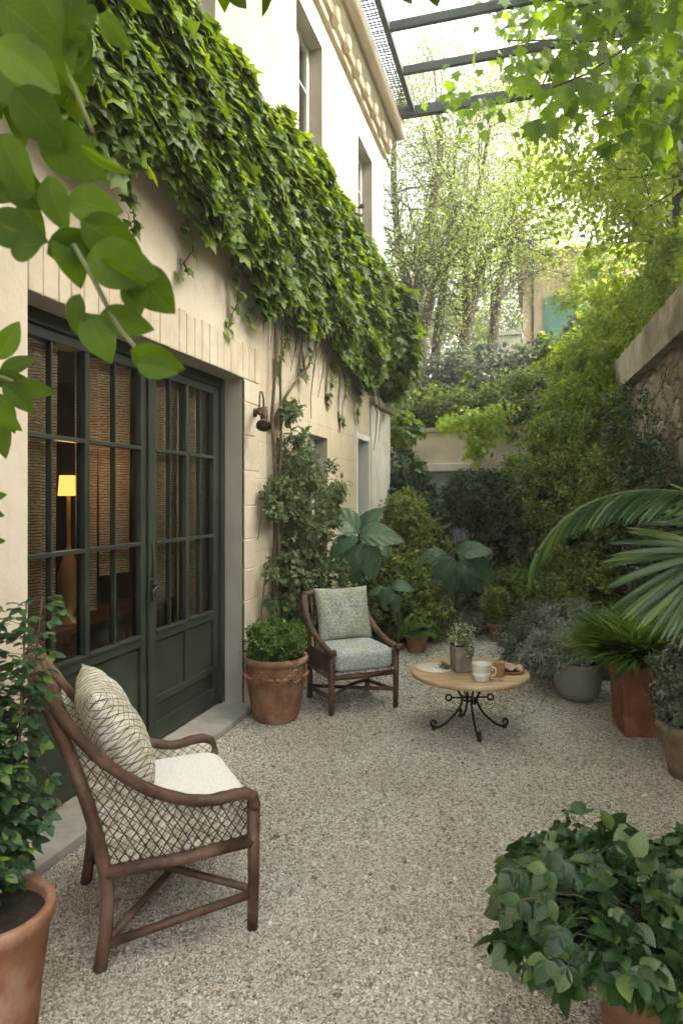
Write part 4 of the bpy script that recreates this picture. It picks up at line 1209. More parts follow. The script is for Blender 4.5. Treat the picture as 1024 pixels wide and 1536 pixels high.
b = MB(); b.torus((.05, 0, .055), (0, 1, 0), .026, .006, 16, 6); b.build('handle', M['caramel'], o); o.rotation_euler = (0, 0, R(200))
c = ontable(765, 1008); o = thing('clay_plate', 'reddish clay plate near the right edge of the table', 'plate', c)
b = MB(); b.lathe([(0, 0), (.07, 0), (.10, .012), (.104, .018), (.098, .018), (.07, .007), (0, .006)], 40); b.build('dish', M['terra2'], o)
o = thing('folded_napkin', 'crumpled pink brown napkin folded on the clay plate', 'napkin', c + [0, 0, .012])
mb = MB(); vs = []; fs = []; n = 16; rg_ = np.random.default_rng(2)
for j in range(n + 1):
    for i in range(n + 1):
        u = i / n - .5; v = j / n - .5
        vs.append((u * .17, v * .11, .016 + .012 * math.sin(u * 14 + v * 5) + .008 * math.sin(v * 19 - u * 6) + .01 * (abs(u) < .2)))
for j in range(n):
    for i in range(n):
        a = j * (n + 1) + i; fs.append((a, a + 1, a + n + 2, a + n + 1))
mb.add(vs, fs, True); ob = mb.build('cloth', M['napkin'], o); sm_ = ob.modifiers.new('thick', 'SOLIDIFY'); sm_.thickness = .004
c = ontable(742, 1022); o = thing('teaspoon', 'small metal spoon lying beside the cream beaker', 'spoon', c)
b = MB(); b.tube([(-.06, 0, .004), (.02, .01, .008), (.05, .014, .004)], [.003, .002, .002], 6); b.supere((-.07, 0, .006), .018, .011, .004, 1, 1, 12, 8); b.build('spoon_body', mottled('dull_metal', (.35, .32, .28), (.5, .46, .4), 10, .3, 30, .1, .001, metal=.9), o)

# ------------------------------------------------------------------ pots
def soil_disc(root, r, z):
    b = MB(); n = 36; vs = [(0, 0, z + .012)]
    for k in range(n):
        a = 2 * PI * k / n; vs.append((r * math.cos(a), r * math.sin(a), z))
    b.add(vs, [(0, 1 + k, 1 + (k + 1) % n) for k in range(n)], True); return b.build('soil', M['soil'], root)

def pot_profile(rt, rb, h, rim=.03, rimh=.05, wall=.018):
    return [(0, .0), (rb, 0), (rb + .004, .006), (rb + (rt - rb) * .5, h * .5), (rt, h - rimh), (rt + rim * .5, h - rimh + .004), (rt + rim * .5, h - .006), (rt + rim * .35, h), (rt - wall + .004, h), (rt - wall, h - .01), (rb + .01, h * .4)]

# carved terracotta pot with clipped box ball
PC = np.array([-1.90, 4.78, 0])
pt = thing('carved_pot', 'carved terracotta pot with rosettes holding a round clipped box bush by the doorway', 'potted plant', PC)
b = MB()
pr = [(0, 0), (.155, 0), (.165, .012), (.175, .05)]
for k in range(14):
    z = .06 + k * .0165; r0_ = .175 + .055 * ((z - .05) / .40) ** .8
    pr += [(r0_, z), (r0_ + .0055, z + .006), (r0_ + .001, z + .0125)]
pr += [(.226, .30), (.228, .42), (.232, .435), (.246, .445), (.250, .465), (.246, .485), (.232, .490), (.220, .488), (.214, .47), (.18, .2)]
b.lathe(pr, 64, wob=.004); b.build('pot', M['terra2'], pt)
soil_disc(pt, .215, .455)
for k in range(5):
    a = R(-100 + 72 * k)
    c_ = (.228 * math.cos(a), .228 * math.sin(a), .365); ax = (math.cos(a), math.sin(a), 0)
    b = MB(); b.torus(c_, ax, .044, .010, 20, 6); b.torus(c_, ax, .024, .009, 16, 6); b.supere(c_, .014, .014, .014, 1, 1, 10, 8)
    b.build('rosette', M['terra2'], pt)
    b = MB()
    for dz in (0, .018):
        b.tube(smooth_poly([((.232) * math.cos(a + t_), (.232) * math.sin(a + t_), .385 - dz - .045 * math.sin(PI * (t_ - .2) / .85)) for t_ in (.22, .4, .6, .8, 1.03)], 4), .010, 6)
    for t_ in (.38, .62, .86): b.supere((.236 * math.cos(a + t_), .236 * math.sin(a + t_), .352), .022, .022, .014, 1, 1, 10, 6)
    b.build('swag', M['terra2'], pt)
shrub('x', '', '', PC + [0, 0, .45], [((PC[0], PC[1], .60), (.225, .225, .135)), ((PC[0] - .06, PC[1] + .02, .62), (.16, .16, .13)), ((PC[0] + .1, PC[1] - .03, .60), (.13, .13, .13))], T_SMALL, M['L_box'], .026, 170, 9000, .045, 41, stemn=20, amp=.1, r0=.006, parent=pt, part='clipped_bush')

def simple_pot(name, label, base, rt, rb, h, mat, rim=.03, rimh=.05, wob=.0):
    t = thing(name, label, 'potted plant', base)
    b = MB(); b.lathe(pot_profile(rt, rb, h, rim, rimh), 48, wob=wob); b.build('pot', mat, t)
    soil_disc(t, rt - .016, h - .035)
    return t

# fern pot + wide pot behind the far armchair
c = GP(625, 978); fp = simple_pot('fern_pot', 'small tapered terracotta pot of bright ferny leaves right of the far armchair', c, .125, .085, .20, M['terra'], .02, .03)
fb = FB(); rg_ = np.random.default_rng(51)
n = 70; a = rg_.random(n) * 6.28; el = .25 + rg_.random(n) * 1.0
for i in range(n):
    d = np.array([math.cos(a[i]) * math.cos(el[i]), math.sin(a[i]) * math.cos(el[i]), math.sin(el[i])]); L = .16 + .12 * rg_.random()
    t_ = np.linspace(.15, 1, 12); pp = c + [0, 0, .19] + d * (t_ * L)[:, None] + np.array([0, 0, -1]) * (t_ ** 2 * .10)[:, None]
    side = nrm(np.cross(d, [0, 0, 1.])); 
    for s in (-1, 1):
        fb.add(T_LANCE, pp, side * s + d * .5, np.array([0, 0, 1.]), .065 * (1.1 - t_ * .7), 1.6)
fb.build('fronds', M['L_grass'], fp)
c = GP(596, 962); wp_ = simple_pot('low_bowl', 'low reddish terracotta bowl of green leaves half hidden behind the far armchair', c, .15, .11, .14, M['terra3'], .02, .03)
shrub('x', '', '', c + [0, 0, .12], [((c[0], c[1], .24), (.17, .17, .12))], T_OVATE, M['L_mid'], .05, 40, 900, .05, 52, stemn=10, r0=.004, parent=wp_)

# small tall pot with feathery ball
c = GP(743, 962); sp = simple_pot('small_pot', 'small tall terracotta pot with a feathery lime green ball plant', c, .083, .060, .22, M['terra'], .022, .07)
shrub('x', '', '', c + [0, 0, .2], [((c[0], c[1], .42), (.14, .14, .18))], T_LANCE, M['L_yel'], .05, 110, 4200, .05, 53, stemn=20, amp=.05, r0=.003, parent=sp, droop=-.3)

# grey round pot with silver shrub
c = GP(866, 1048); gp_ = thing('grey_pot', 'smooth rounded grey stoneware pot with a silvery shrub spilling left', 'potted plant', c)
b = MB(); b.lathe([(0, 0), (.10, 0), (.135, .012), (.17, .06), (.190, .14), (.197, .24), (.200, .31), (.198, .32), (.186, .32), (.180, .30), (.17, .15)], 56); b.build('pot', M['greypot'], gp_)
soil_disc(gp_, .18, .29)
shrub('x', '', '', c + [0, 0, .28], [((c[0] - .02, c[1], .42), (.22, .22, .15)), ((c[0] - .26, c[1] + .08, .34), (.20, .18, .17)), ((c[0] + .12, c[1] + .1, .42), (.16, .16, .12))], T_LANCE, M['L_silver'], .040, 230, 13000, .05, 54, stemn=40, r0=.005, parent=gp_, droop=0)

# square terracotta planter with arching grass
c = W(960, 1092, 4.85); c[2] = 0
sq = thing('square_planter', 'tall square red terracotta planter full of arching bright green grass', 'potted plant', c, R(10))
b = MB(); b.box(-.175, .175, -.175, .175, 0, .46, taper=.88); b.build('pot', M['terra3'], sq, .012)
b = MB(); b.box(-.190, .190, -.190, .190, .40, .50); b.build('rim', M['terra3'], sq, .012)
b = MB(); b.box(-.16, .16, -.16, .16, .495, .503); b.build('soil', M['soil'], sq)
fb = FB(); rg_ = np.random.default_rng(61)
n = 1700; a = rg_.random(n) * 6.28; rr = rg_.random(n) ** .5 * .13; el = .75 + rg_.random(n) ** .8 * .8
pos = np.stack([c[0] + rr * np.cos(a), c[1] + rr * np.sin(a), np.full(n, .49)], 1)
d = np.stack([np.cos(a) * np.cos(el), np.sin(a) * np.cos(el), np.sin(el)], 1)
fb.add(T_GRASS, pos, nrm(d + rg_.normal(0, .16, (n, 3))), np.array([0, 0, 1.]) + d * .01, .22 + .24 * rg_.random(n), 1.2 + 1.2 * rg_.random(n))
n = 900; a = rg_.random(n) * 6.28; rr = rg_.random(n) ** .5 * .1; el = .6 + rg_.random(n) * .9
pos = np.stack([c[0] + .30 + rr * np.cos(a), c[1] + .2 + rr * np.sin(a), np.full(n, .50)], 1)
d = np.stack([np.cos(a) * np.cos(el), np.sin(a) * np.cos(el), np.sin(el)], 1)
fb.add(T_GRASS, pos, d, np.array([0, 0, 1.]) + d * .01, .28 + .20 * rg_.random(n), .9 + .9 * rg_.random(n))
fb.build('grass_blades', M['L_grass'], sq)

# old round pot at the right edge
c = W(1045, 1150, 4.05); c[2] = 0
op = simple_pot('old_pot', 'weathered stone coloured pot with a small leaved grey green bush at the right edge', c, .22, .15, .34, M['oldpot'], .02, .05, .006)
shrub('x', '', '', c + [0, 0, .3], [((c[0], c[1], .52), (.27, .27, .24)), ((c[0] - .1, c[1], .66), (.16, .16, .16))], T_SMALL, M['L_grey'], .034, 170, 8500, .055, 62, stemn=24, r0=.006, parent=op)

# foreground right: big pot with broad blue-green leaves
c = W(1012, 1500, 1.98); c[2] = 0
fpz = simple_pot('broad_pot', 'large round brown terracotta pot with a spreading blue green leafy plant in the right foreground', c, .25, .18, .38, mottled('brown_terracotta', (.13, .065, .040), (.22, .115, .072), 7, .9, 50, .6, .006, c3=(.28, .20, .14), spec=.2), .03, .05, .004)
rg_ = np.random.default_rng(71); fb = FB(); st_ = MB()
cc = W(945, 1300, 2.05); cc = np.array([cc[0], cc[1], .46])
def trifoliate(fb, p, d, up, size, rg_):
    side = nrm(np.cross(d, up)[None])[0]
    fb.add(T_OVATE, np.array([p, p, p]), np.array([d, d * .55 + side * .85, d * .55 - side * .85]), np.tile(up, (3, 1)) + rg_.normal(0, .12, (3, 3)), size * np.array([1.1, .92, .92]), np.array([1.15, 1.1, 1.1]))
n = 1250
def broadleaf(p, tipd, up, size):
    k_ = rg_.random()
    if k_ < .84: trifoliate(fb, p, tipd, up, size, rg_)
    else: fb.add(T_IVY, np.array([p]), np.array([tipd]), np.array([up]), size * 1.15, .95)
cents = [(0, 0, .02, .24, .15), (-.20, .02, -.03, .17, .13), (-.30, -.06, -.10, .12, .10), (.16, -.05, .0, .22, .15), (.0, .22, .0, .20, .12), (-.12, -.16, -.07, .18, .12), (.10, -.20, -.10, .18, .11), (-.16, .18, -.02, .14, .10), (.33, .05, .02, .2, .15)]
for i in range(n):
    c_ = cents[rg_.integers(0, len(cents))]
    d = rdir(rg_, 1)[0]; d[2] = abs(d[2]) if rg_.random() < .75 else d[2]
    p = cc + RV * c_[0] + FV * c_[1] + np.array([0, 0, c_[2]]) + d * np.array([c_[3], c_[3], c_[4]]) * (.55 + .5 * rg_.random())
    if p[2] < .37 and np.dot(p, RV) > .66: continue
    rad_ = p - cc; tipd = nrm((d * [1, 1, .3] + rad_ * 1.5 + rg_.normal(0, .35, 3) + [0, 0, -.35])[None])[0]
    up = nrm((d * .6 + np.array([0, 0, .7]) + rg_.normal(0, .55, 3))[None])[0]
    broadleaf(p, tipd, up, .028 + .052 * rg_.random() ** 1.3)
    if i % 6 == 0: stems_to(st_, c + [0, 0, .36], [p], .004, .0015, rg_, .1, 4)
for (px, py, z) in [(rg_.uniform(765, 870), 0, 0) for _ in range(34)] + [(755, 1340, 1.95), (770, 1365, 1.92), (820, 1440, 1.8), (850, 1450, 1.8), (775, 1300, 2.0), (790, 1320, 1.98), (835, 1410, 1.85), (840, 1390, 1.85), (812, 1370, 1.9)]:
    if py == 0: py = rg_.uniform(1290, 1350 + (px - 765) * 1.2); z = 1.95 + rg_.normal(0, .06)
    p = W(px, py, z); d = nrm((p - cc)[None])[0] * .5 + [0, 0, -.6]
    trifoliate(fb, p, nrm(d[None])[0], nrm((np.array([.1, -.5, .6]))[None])[0], .062, rg_); stems_to(st_, cc + (p - cc) * .5, [p], .003, .0015, rg_, .2, 4)
fb.build('foliage', M['L_blue'], fpz, smooth=True); st_.build('stem', M['stem'], fpz, world=True)

# foreground left: pot with a tall soft shrub
c = W(-14, 1500, 2.05); c[2] = 0
lpz = simple_pot('orange_pot', 'orange terracotta pot with dark soil and a tall soft leafy shrub at the left edge', c, .175, .125, .44, M['terra'], .02, .045)
rg_ = np.random.default_rng(81); fb = FB(); st_ = MB()
b0 = c + [0, 0, .42]
for k in range(44):
    tx, ty, tz = rg_.normal(0, .16), rg_.normal(0, .15), .58 + .85 * rg_.random() ** 1.0
    tx = np.clip(tx - .06, -.26, .035); ty = np.clip(ty, -.25, .3)
    tip_ = c + np.array([tx, ty, tz]); 
    pts = [b0 + rg_.normal(0, .01, 3) * [1, 1, 0], b0 + (tip_ - b0) * .35 + rg_.normal(0, .02, 3), b0 + (tip_ - b0) * .7 + rg_.normal(0, .02, 3), tip_]
    st_.tube(pts, [.007, .005, .004, .002], 5)
    L = np.linalg.norm(tip_ - b0); m = int(22 + L * 38)
    for i in range(m):
        t_ = .3 + .7 * (i + rg_.random()) / m
        seg = t_ * 3; i0 = min(int(seg), 2); pb = pts[i0] + (pts[i0 + 1] - pts[i0]) * (seg - i0)
        a = rg_.random() * 6.28; d = np.array([math.cos(a), math.sin(a), .1 + .3 * rg_.random()])
        pl_ = .02 + .055 * rg_.random(); p = pb + d * pl_
        st_.tube([pb, p], .0012, 3, caps=False)
        dd_ = nrm((d + [0, 0, -.35] + rg_.normal(0, .2, 3))[None])[0]
        trifoliate(fb, p, dd_, nrm((np.array([0, 0, 1.]) + d * .2 + rg_.normal(0, .25, 3))[None])[0], .028 + .024 * rg_.random(), rg_)
st_.tube([c + [.0, -.0, .38], c + [.01, .0, .6], c + [0, .02, .85]], [.017, .014, .010], 8)
fb.build('foliage', M['L_potleft'], lpz); st_.build('stem', M['darkbark'], lpz, world=True)

# grey zinc box by the wall
c = W(432, 960, 6.15); c[2] = 0
cr_ = thing('zinc_planter', 'tall grey zinc box standing against the wall behind the far armchair', 'planter', c, R(8))
b = MB(); b.box(-.13, .13, -.12, .12, 0, .72, taper=.72); b.build('box_body', M['crate'], cr_, .006)
b = MB(); b.box(-.142, .142, -.132, .132, .68, .77); b.build('rim', M['crate'], cr_, .006)
b = MB(); b.torus((0, -.137, .73), (0, 1, 0), .035, .005, 14, 5, 0, PI); b.build('handle', M['iron'], cr_)
b = MB(); b.box(-.12, .12, -.11, .11, .765, .774); b.build('soil', M['soil'], cr_)

# ------------------------------------------------------------------ big-leaf plants
def fanleaf(fb, p, d, up, L, wid=1.0):
    fb.add(T_RIB, np.array([p]), np.array([d]), np.array([up]), L, wid)
def bigleaf(name, label, base, leaves, seed, stemh):
    t = thing(name, label, 'plant', base); fb = FB(); st_ = MB(); rg_ = np.random.default_rng(seed)
    hub = np.array(base) + [0, 0, stemh]
    st_.tube([np.array(base), np.array(base) + [.01, .01, stemh * .5], hub], [.022, .018, .014], 8)
    for (px, py, z, dx, dz, L) in leaves:
        p = W(px, py, z)
        st_.tube([hub, (hub + p) / 2 + [0, 0, .07], p], [.010, .008, .006], 6)
        d = RV * dx + np.array([0, 0, dz]) - FV * .35
        up = np.array([0, 0, .8]) - FV * .75 + rg_.normal(0, .1, 3)
        fanleaf(fb, p, d, up, L * .95, .95 + .25 * rg_.random())
    fb.build('leaves', M['L_big'], t, smooth=True); st_.build('stem', M['stem'], t, world=True)
bigleaf('broadleaf_plant', 'tall plant with large blue green ribbed leaves behind the far armchair', (-1.78, 6.85, 0),
        [(537, 800, 7.0, -.55, .75, .42), (538, 803, 6.9, .75, .15, .44), (534, 805, 6.9, -.7, -.2, .36), (533, 815, 6.85, -.35, -.75, .40), (545, 812, 6.85, .35, -.8, .40), (540, 798, 7.1, .35, .8, .34), (545, 800, 7.1, .9, -.35, .36), (528, 820, 7.0, .1, -1, .38)], 3, 1.15)
bigleaf('drooping_plant', 'low plant with long drooping dark leaves beside the gravel edge at the back', (-.98, 8.75, 0),
        [(680, 835, 8.5, -.7, -.5, .50), (688, 832, 8.5, .9, -.35, .55), (676, 838, 8.4, -.25, -.9, .50), (690, 840, 8.4, .4, -.85, .46), (684, 830, 8.6, .6, .3, .45), (670, 832, 8.7, -.9, .1, .40), (695, 845, 8.4, .7, -.7, .42)], 4, .85)
bigleaf('little_broadleaf', 'small plant with pale wilted broad leaves low behind the far armchair', (-1.45, 7.35, 0),
        [(584, 880, 7.3, -.3, -.6, .24), (588, 878, 7.3, .8, .1, .24), (590, 890, 7.2, .3, -.8, .22), (580, 885, 7.4, -.8, .1, .2)], 5, .55)

# ------------------------------------------------------------------ back garden shrubs (world coordinates)
def S(name, label, blobs, mat, size, K, n, cr, seed, T=T_SMALL, cat='shrub', base=None, **kw):
    c0, r0 = blobs[0]
    if base is None: base = (c0[0], c0[1], max(0.0, 0.0))
    return shrub(name, label, cat, base, blobs, T, M[mat], size, K, n, cr, seed, **kw)
S('dark_laurel', 'dark glossy shrub against the white pier at the end of the house', [((-2.05, 10.9, 1.5), (.50, .55, .95)), ((-1.85, 10.6, 1.0), (.45, .45, .7)), ((-2.1, 10.9, 2.1), (.35, .4, .4))], 'L_dark', 0.096, 180, 8500, .12, 101, T_OVATE)
S('golden_shrub', 'yellow green speckled bush between the far armchair and the blue grey door', [((-1.62, 9.3, .95), (.46, .5, .72)), ((-1.75, 9.2, 1.35), (.34, .4, .45)), ((-1.5, 8.6, .5), (.4, .4, .5))], 'L_yel', 0.058, 260, 13000, .09, 102)
S('leafy_bush', 'mid green bush low behind the far armchair beside the golden bush', [((-1.62, 8.1, .5), (.45, .45, .5)), ((-1.35, 7.75, .3), (.35, .3, .32)), ((-1.75, 7.7, .62), (.3, .35, .42))], 'L_mid', 0.064, 200, 9500, .085, 103)
S('clipped_ivy_column', 'dense dark clipped ivy block in front of the back wall right of the blue grey door', [((-.95, 11.6, 1.1), (.60, .45, 1.12)), ((-.7, 11.6, 1.6), (.5, .4, .55)), ((-1.1, 11.55, 1.75), (.36, .38, .42))], 'L_dark', 0.070, 420, 19000, .10, 104, amp=.06, inner=.25)
S('shade_shrub', 'shadowy shrub between the ivy block and the right bank', [((-.15, 11.3, .8), (.6, .6, .85)), ((.3, 11.2, 1.6), (.5, .5, .6))], 'L_dark', 0.077, 240, 9000, .12, 105)
S('pale_groundcover_bush', 'pale grey low bush spilling onto the gravel behind the table planter', [((-1.0, 8.1, .13), (.42, .3, .18)), ((-.75, 8.35, .12), (.3, .25, .16)), ((-1.3, 7.9, .12), (.25, .2, .15))], 'L_grey', 0.041, 160, 8500, .06, 106, top=-.3, r0=.004)
S('round_dark_bush', 'small round dark bush left of the feathery ball pot', [((-.68, 8.95, .25), (.27, .25, .28))], 'L_grey', 0.045, 110, 5500, .055, 107, top=-.5, amp=.08)
S('mounded_box', 'broad low mounded green bush behind the feathery ball pot', [((-.22, 9.3, .38), (.55, .45, .38)), ((.15, 9.0, .35), (.4, .4, .4))], 'L_mid', 0.051, 260, 12000, .07, 108, top=-.4, amp=.1)
S('silver_mound', 'grey green mound at the gravel edge between the feathery ball pot and grey pot', [((-.03, 6.85, .20), (.26, .28, .24)), ((.10, 7.5, .28), (.30, .35, .30)), ((-.12, 7.5, .2), (.22, .25, .22))], 'L_grey', 0.044, 260, 13000, .055, 109, T_LANCE, top=-.5)
S('santolina_mound', 'frosted silver mound right beside the grey stoneware pot', [((.22, 6.45, .26), (.26, .28, .26)), ((.38, 6.9, .35), (.3, .3, .3))], 'L_silver', 0.041, 200, 11000, .05, 110, T_LANCE, top=-.5)
S('green_hummock', 'rounded green bush behind the silver mounds', [((.33, 7.9, .42), (.42, .45, .45)), ((.62, 7.4, .5), (.35, .4, .48))], 'L_mid', 0.049, 230, 11000, .07, 111, top=-.6)
# right bank
S('tall_bank_shrub', 'tall loose olive green shrub leaning out from the right hand stone wall', [((.50, 9.0, 1.55), (.55, .8, .85)), ((.30, 9.5, 2.25), (.55, .7, .55)), ((.85, 8.0, 1.7), (.35, .6, .65)), ((.62, 8.5, .9), (.45, .6, .6))], 'L_mid', 0.054, 560, 27000, .11, 120, base=(.8, 8.8, 0), stemn=40, r0=.02)
S('wall_climber', 'brownish small leaved climber covering the stone wall behind the palm', [((1.12, 7.4, 1.5), (.26, .75, .85)), ((1.20, 6.8, .9), (.22, .6, .7)), ((1.0, 7.9, 2.3), (.26, .6, .5))], 'L_dark', 0.049, 300, 10000, .10, 121, base=(1.2, 7.2, 0), stemn=50, r0=.016)
S('hanging_bank_shrub', 'large green shrub spilling over the far end of the stone wall', [((.72, 11.1, 3.2), (.60, .8, .75)), ((.95, 10.3, 2.9), (.40, .7, .6)), ((.45, 11.5, 2.55), (.55, .6, .6)), ((.9, 11.3, 3.9), (.6, .7, .5))], 'L_tree2', 0.077, 420, 17000, .13, 122, base=(1.0, 11.6, 0), stemn=36, r0=.02)
S('wall_top_shrub', 'fresh green shrub growing over the coping of the right stone wall', [((1.55, 9.6, 4.2), (.5, .9, .55)), ((1.75, 8.8, 4.5), (.5, .7, .5)), ((1.35, 10.7, 4.4), (.6, .8, .6))], 'L_tree2', 0.077, 300, 12000, .13, 123, base=(1.9, 9.6, 3))
# over the back wall
S('terrace_hedge', 'soft green hedge cascading over the top of the back wall', [((-2.6, 12.9, 3.4), (.9, .7, .6)), ((-1.4, 12.8, 3.35), (1.0, .6, .55)), ((-.2, 12.7, 3.25), (1.0, .6, .65)), ((.6, 12.5, 3.0), (.7, .6, .8))], 'L_mid' , 0.083, 480, 21000, .15, 130, base=(-1, 12.9, 2.7), T=T_OVATE)
S('upper_hedge', 'pale green bushes on the slope above the back wall', [((-2.3, 15.5, 4.1), (1.2, 1, .8)), ((-.8, 15.2, 4.2), (1.3, 1, .8)), ((.8, 15.4, 4.5), (1.2, 1, .9))], 'L_grey', 0.109, 460, 17000, .20, 131, base=(-.8, 15.3, 3.2), T=T_OVATE)
S('slope_bush', 'fresh green bush on the slope beside the peach house', [((1.45, 16, 6.3), (.95, .8, 1.3)), ((1.2, 15.6, 5.2), (.9, .8, .8)), ((1.1, 13.9, 4.3), (.9, .9, .9)), ((1.9, 12.9, 4.7), (1.0, 1.0, .9))], 'L_tree2', 0.096, 320, 11000, .18, 132, base=(1.4, 13.5, 3), T=T_OVATE)
# lime spray hanging from the back wall
lime = thing('lime_spray', 'glowing lime yellow branch hanging in front of the back wall', 'plant', W(740, 620, 11.5))
rg_ = np.random.default_rng(140); fb = FB(); st_ = MB()
for pl2, n_ in (([(760, 615), (715, 625), (690, 630), (665, 637)], 420), ([(725, 622), (712, 645), (715, 662), (712, 684)], 520), ([(750, 618), (738, 640), (745, 655)], 160)):
    pts = np.array([W(x_, y_, 11.4) for x_, y_ in pl2]); st_.tube(pts, [.012] + [.006] * (len(pts) - 1), 5)
    t_ = rg_.random(n_) * (len(pts) - 1); i0 = np.minimum(t_.astype(int), len(pts) - 2); p = pts[i0] + (pts[i0 + 1] - pts[i0]) * (t_ - i0)[:, None] + rg_.normal(0, .085, (n_, 3))
    leafy(fb, rg_, T_OVATE, p, np.tile(-FV, (n_, 1)), .09, .6, rnd=.6)
fb.build('foliage', M['L_lime'], lime); st_.build('stem', M['stem'], lime, world=True)

# ------------------------------------------------------------------ trees
def grow(mb, rg_, p, d, L, r, depth, tips, spread=.5, up=.15, n=6):
    m = 4; pts = [p]; rad = [r]
    for i in range(m):
        d = nrm((d + rg_.normal(0, .13, 3) + np.array([0, 0, up * .3]))[None])[0]
        pts.append(pts[-1] + d * L / m); rad.append(r * (1 - .45 * (i + 1) / m))
    mb.tube(pts, rad, n if depth > 1 else 4, caps=False)
    if depth <= 1:
        tips.append(pts[2]); 
    if depth == 0:
        tips.append(pts[-1]); return
    k = 3 if depth > 1 else 3
    for j in range(k):
        i0 = rg_.integers(1, m + 1)
        d2 = nrm((d + rg_.normal(0, spread, 3) + np.array([0, 0, up]))[None])[0]
        grow(mb, rg_, pts[i0], d2, L * (.62 + .2 * rg_.random()), rad[i0] * .62, depth - 1, tips, spread, up, n)

def tree(name, label, stems, mat, size, seed, nleaf, cr=.3, depth=2, blen=1.0, T=T_SMALL, spread=.55, bark='bark', per=4, group=None, r0=.09, low=.35):
    """stems: lists of world points, each a main stem; branches sprout along them"""
    rg_ = np.random.default_rng(seed)
    t = thing(name, label, 'tree', stems[0][0], 0, group)
    mb = MB(); tips = []
    for si, s in enumerate(stems):
        s = [np.array(q) for q in s]; sm = [np.array(q) for q in smooth_poly([tuple(q) for q in s], 4)]
        rr = r0 * (1 if si == 0 else .75)
        rads = [rr * (1 - .75 * i / (len(sm) - 1)) for i in range(len(sm))]
        mb.tube(sm, rads, 10)
        for j in range(per * len(s)):
            i = rg_.integers(int(len(sm) * low), len(sm)); d = sm[min(i + 1, len(sm) - 1)] - sm[i - 1]; d = nrm(d[None])[0]
            d2 = nrm((d * .5 + rg_.normal(0, .6, 3))[None])[0]
            grow(mb, rg_, sm[i], d2, blen * (.6 + .6 * rg_.random()), max(.007, rads[i] * .32), depth, tips, spread)
    mb.build('trunk', M[bark], t, world=True)
    tips = np.array(tips); k = rg_.integers(0, len(tips), nleaf)
    off = rdir(rg_, nleaf) * (rg_.random(nleaf) ** .6)[:, None] * cr
    p = tips[k] + off
    fb = FB(); leafy(fb, rg_, T, p, nrm(off + [0, 0, .1]), size, .5, rnd=.8)
    fb.build('crown', M[mat], t)
    return t

def PX(z, *pts): return [W(x, y, z + dz) for x, y, dz in pts]
tree('garden_tree', 'slender grey twin stemmed tree nearest the corner of the house', [PX(15, (628, 600, 0), (630, 520, 0), (628, 430, .2), (640, 340, .2), (660, 240, 0), (655, 150, .3)), PX(15, (628, 520, 0), (612, 430, .3), (596, 350, .5), (590, 230, .8), (600, 140, 1.0)), PX(15, (632, 500, 0), (648, 440, -.3), (668, 360, -.5), (690, 300, -.8))], 'L_tree', .060, 201, 24000, .60, 2, 1.3, r0=.19, per=5)
tree('garden_tree', 'leaning forked tree in the middle of the back slope', [PX(16, (690, 600, 0), (695, 520, 0), (715, 430, .3), (735, 370, .3), (780, 345, .5), (800, 290, .8)), PX(16, (650, 560, 0), (662, 450, 0), (672, 360, 0), (680, 250, 0), (700, 150, 0)), PX(16, (700, 480, 0), (700, 400, -.5), (715, 300, -.6), (735, 190, -.8))], 'L_tree', .064, 202, 24000, .62, 2, 1.4, r0=.17, per=5)
tree('garden_tree', 'thin tree with bright leaves left of the peach house', [PX(18, (735, 560, 0), (745, 450, 0), (760, 380, 0), (795, 300, .2), (790, 200, .5), (800, 120, .6)), PX(18, (745, 450, 0), (775, 420, .4), (812, 400, .8))], 'L_tree', .068, 203, 19000, .64, 2, 1.4, r0=.15, per=5)
tree('garden_tree', 'bright fresh green tree leaning in over the right stone wall', [[(2.6, 9.6, 3.0), (2.4, 9.7, 4.5), (2.2, 9.9, 5.8), (2.0, 10.1, 7.2), (1.8, 10.4, 8.6)], [(2.4, 9.7, 4.5), (1.9, 9.3, 5.4), (1.5, 9.2, 6.2)], [(2.2, 9.9, 5.6), (2.7, 9.4, 6.4), (3.0, 9.2, 7.4)]], 'L_tree2', .085, 204, 13000, .36, 2, 1.0, T_OVATE, r0=.11, per=6)
tree('garden_tree', 'second fresh green tree filling the sky above the right wall', [[(3.2, 12.6, 3.2), (2.9, 12.7, 4.8), (2.6, 12.8, 6.4), (2.4, 12.6, 8.2)], [(2.9, 12.7, 4.8), (2.2, 12.5, 6.0), (1.6, 12.6, 6.8)], [(2.7, 12.7, 6.0), (3.3, 12.3, 7.2)]], 'L_tree2', .09, 205, 15000, .45, 2, 1.2, T_OVATE, r0=.12, per=6)
tree('garden_tree', 'shady tree beside the courtyard beyond the right wall coping', [[(3.0, 6.6, 3.0), (2.9, 6.7, 4.6), (2.8, 6.7, 6.0), (2.6, 6.8, 7.6)], [(2.9, 6.7, 4.8), (2.4, 6.3, 5.9), (2.1, 6.2, 6.8)], [(2.9, 6.7, 4.8), (3.3, 7.3, 6.2)]], 'L_tree2', .085, 206, 13000, .34, 2, 1.0, T_OVATE, r0=.11, per=6)
tree('garden_tree', 'tree added beyond the wall near the viewer, mostly outside the view, to shade the courtyard', [[(3.4, 2.6, 3.0), (3.3, 2.7, 4.6), (3.2, 2.8, 6.0), (3.0, 2.9, 7.4)], [(3.3, 2.7, 4.6), (2.9, 3.6, 5.9), (2.8, 4.0, 6.8)], [(3.3, 2.7, 4.6), (2.9, 1.6, 6.0)]], 'L_tree2', .11, 207, 20000, .48, 2, 1.1, T_OVATE, r0=.11, per=6)  # added out of view to keep the sun off the near wall
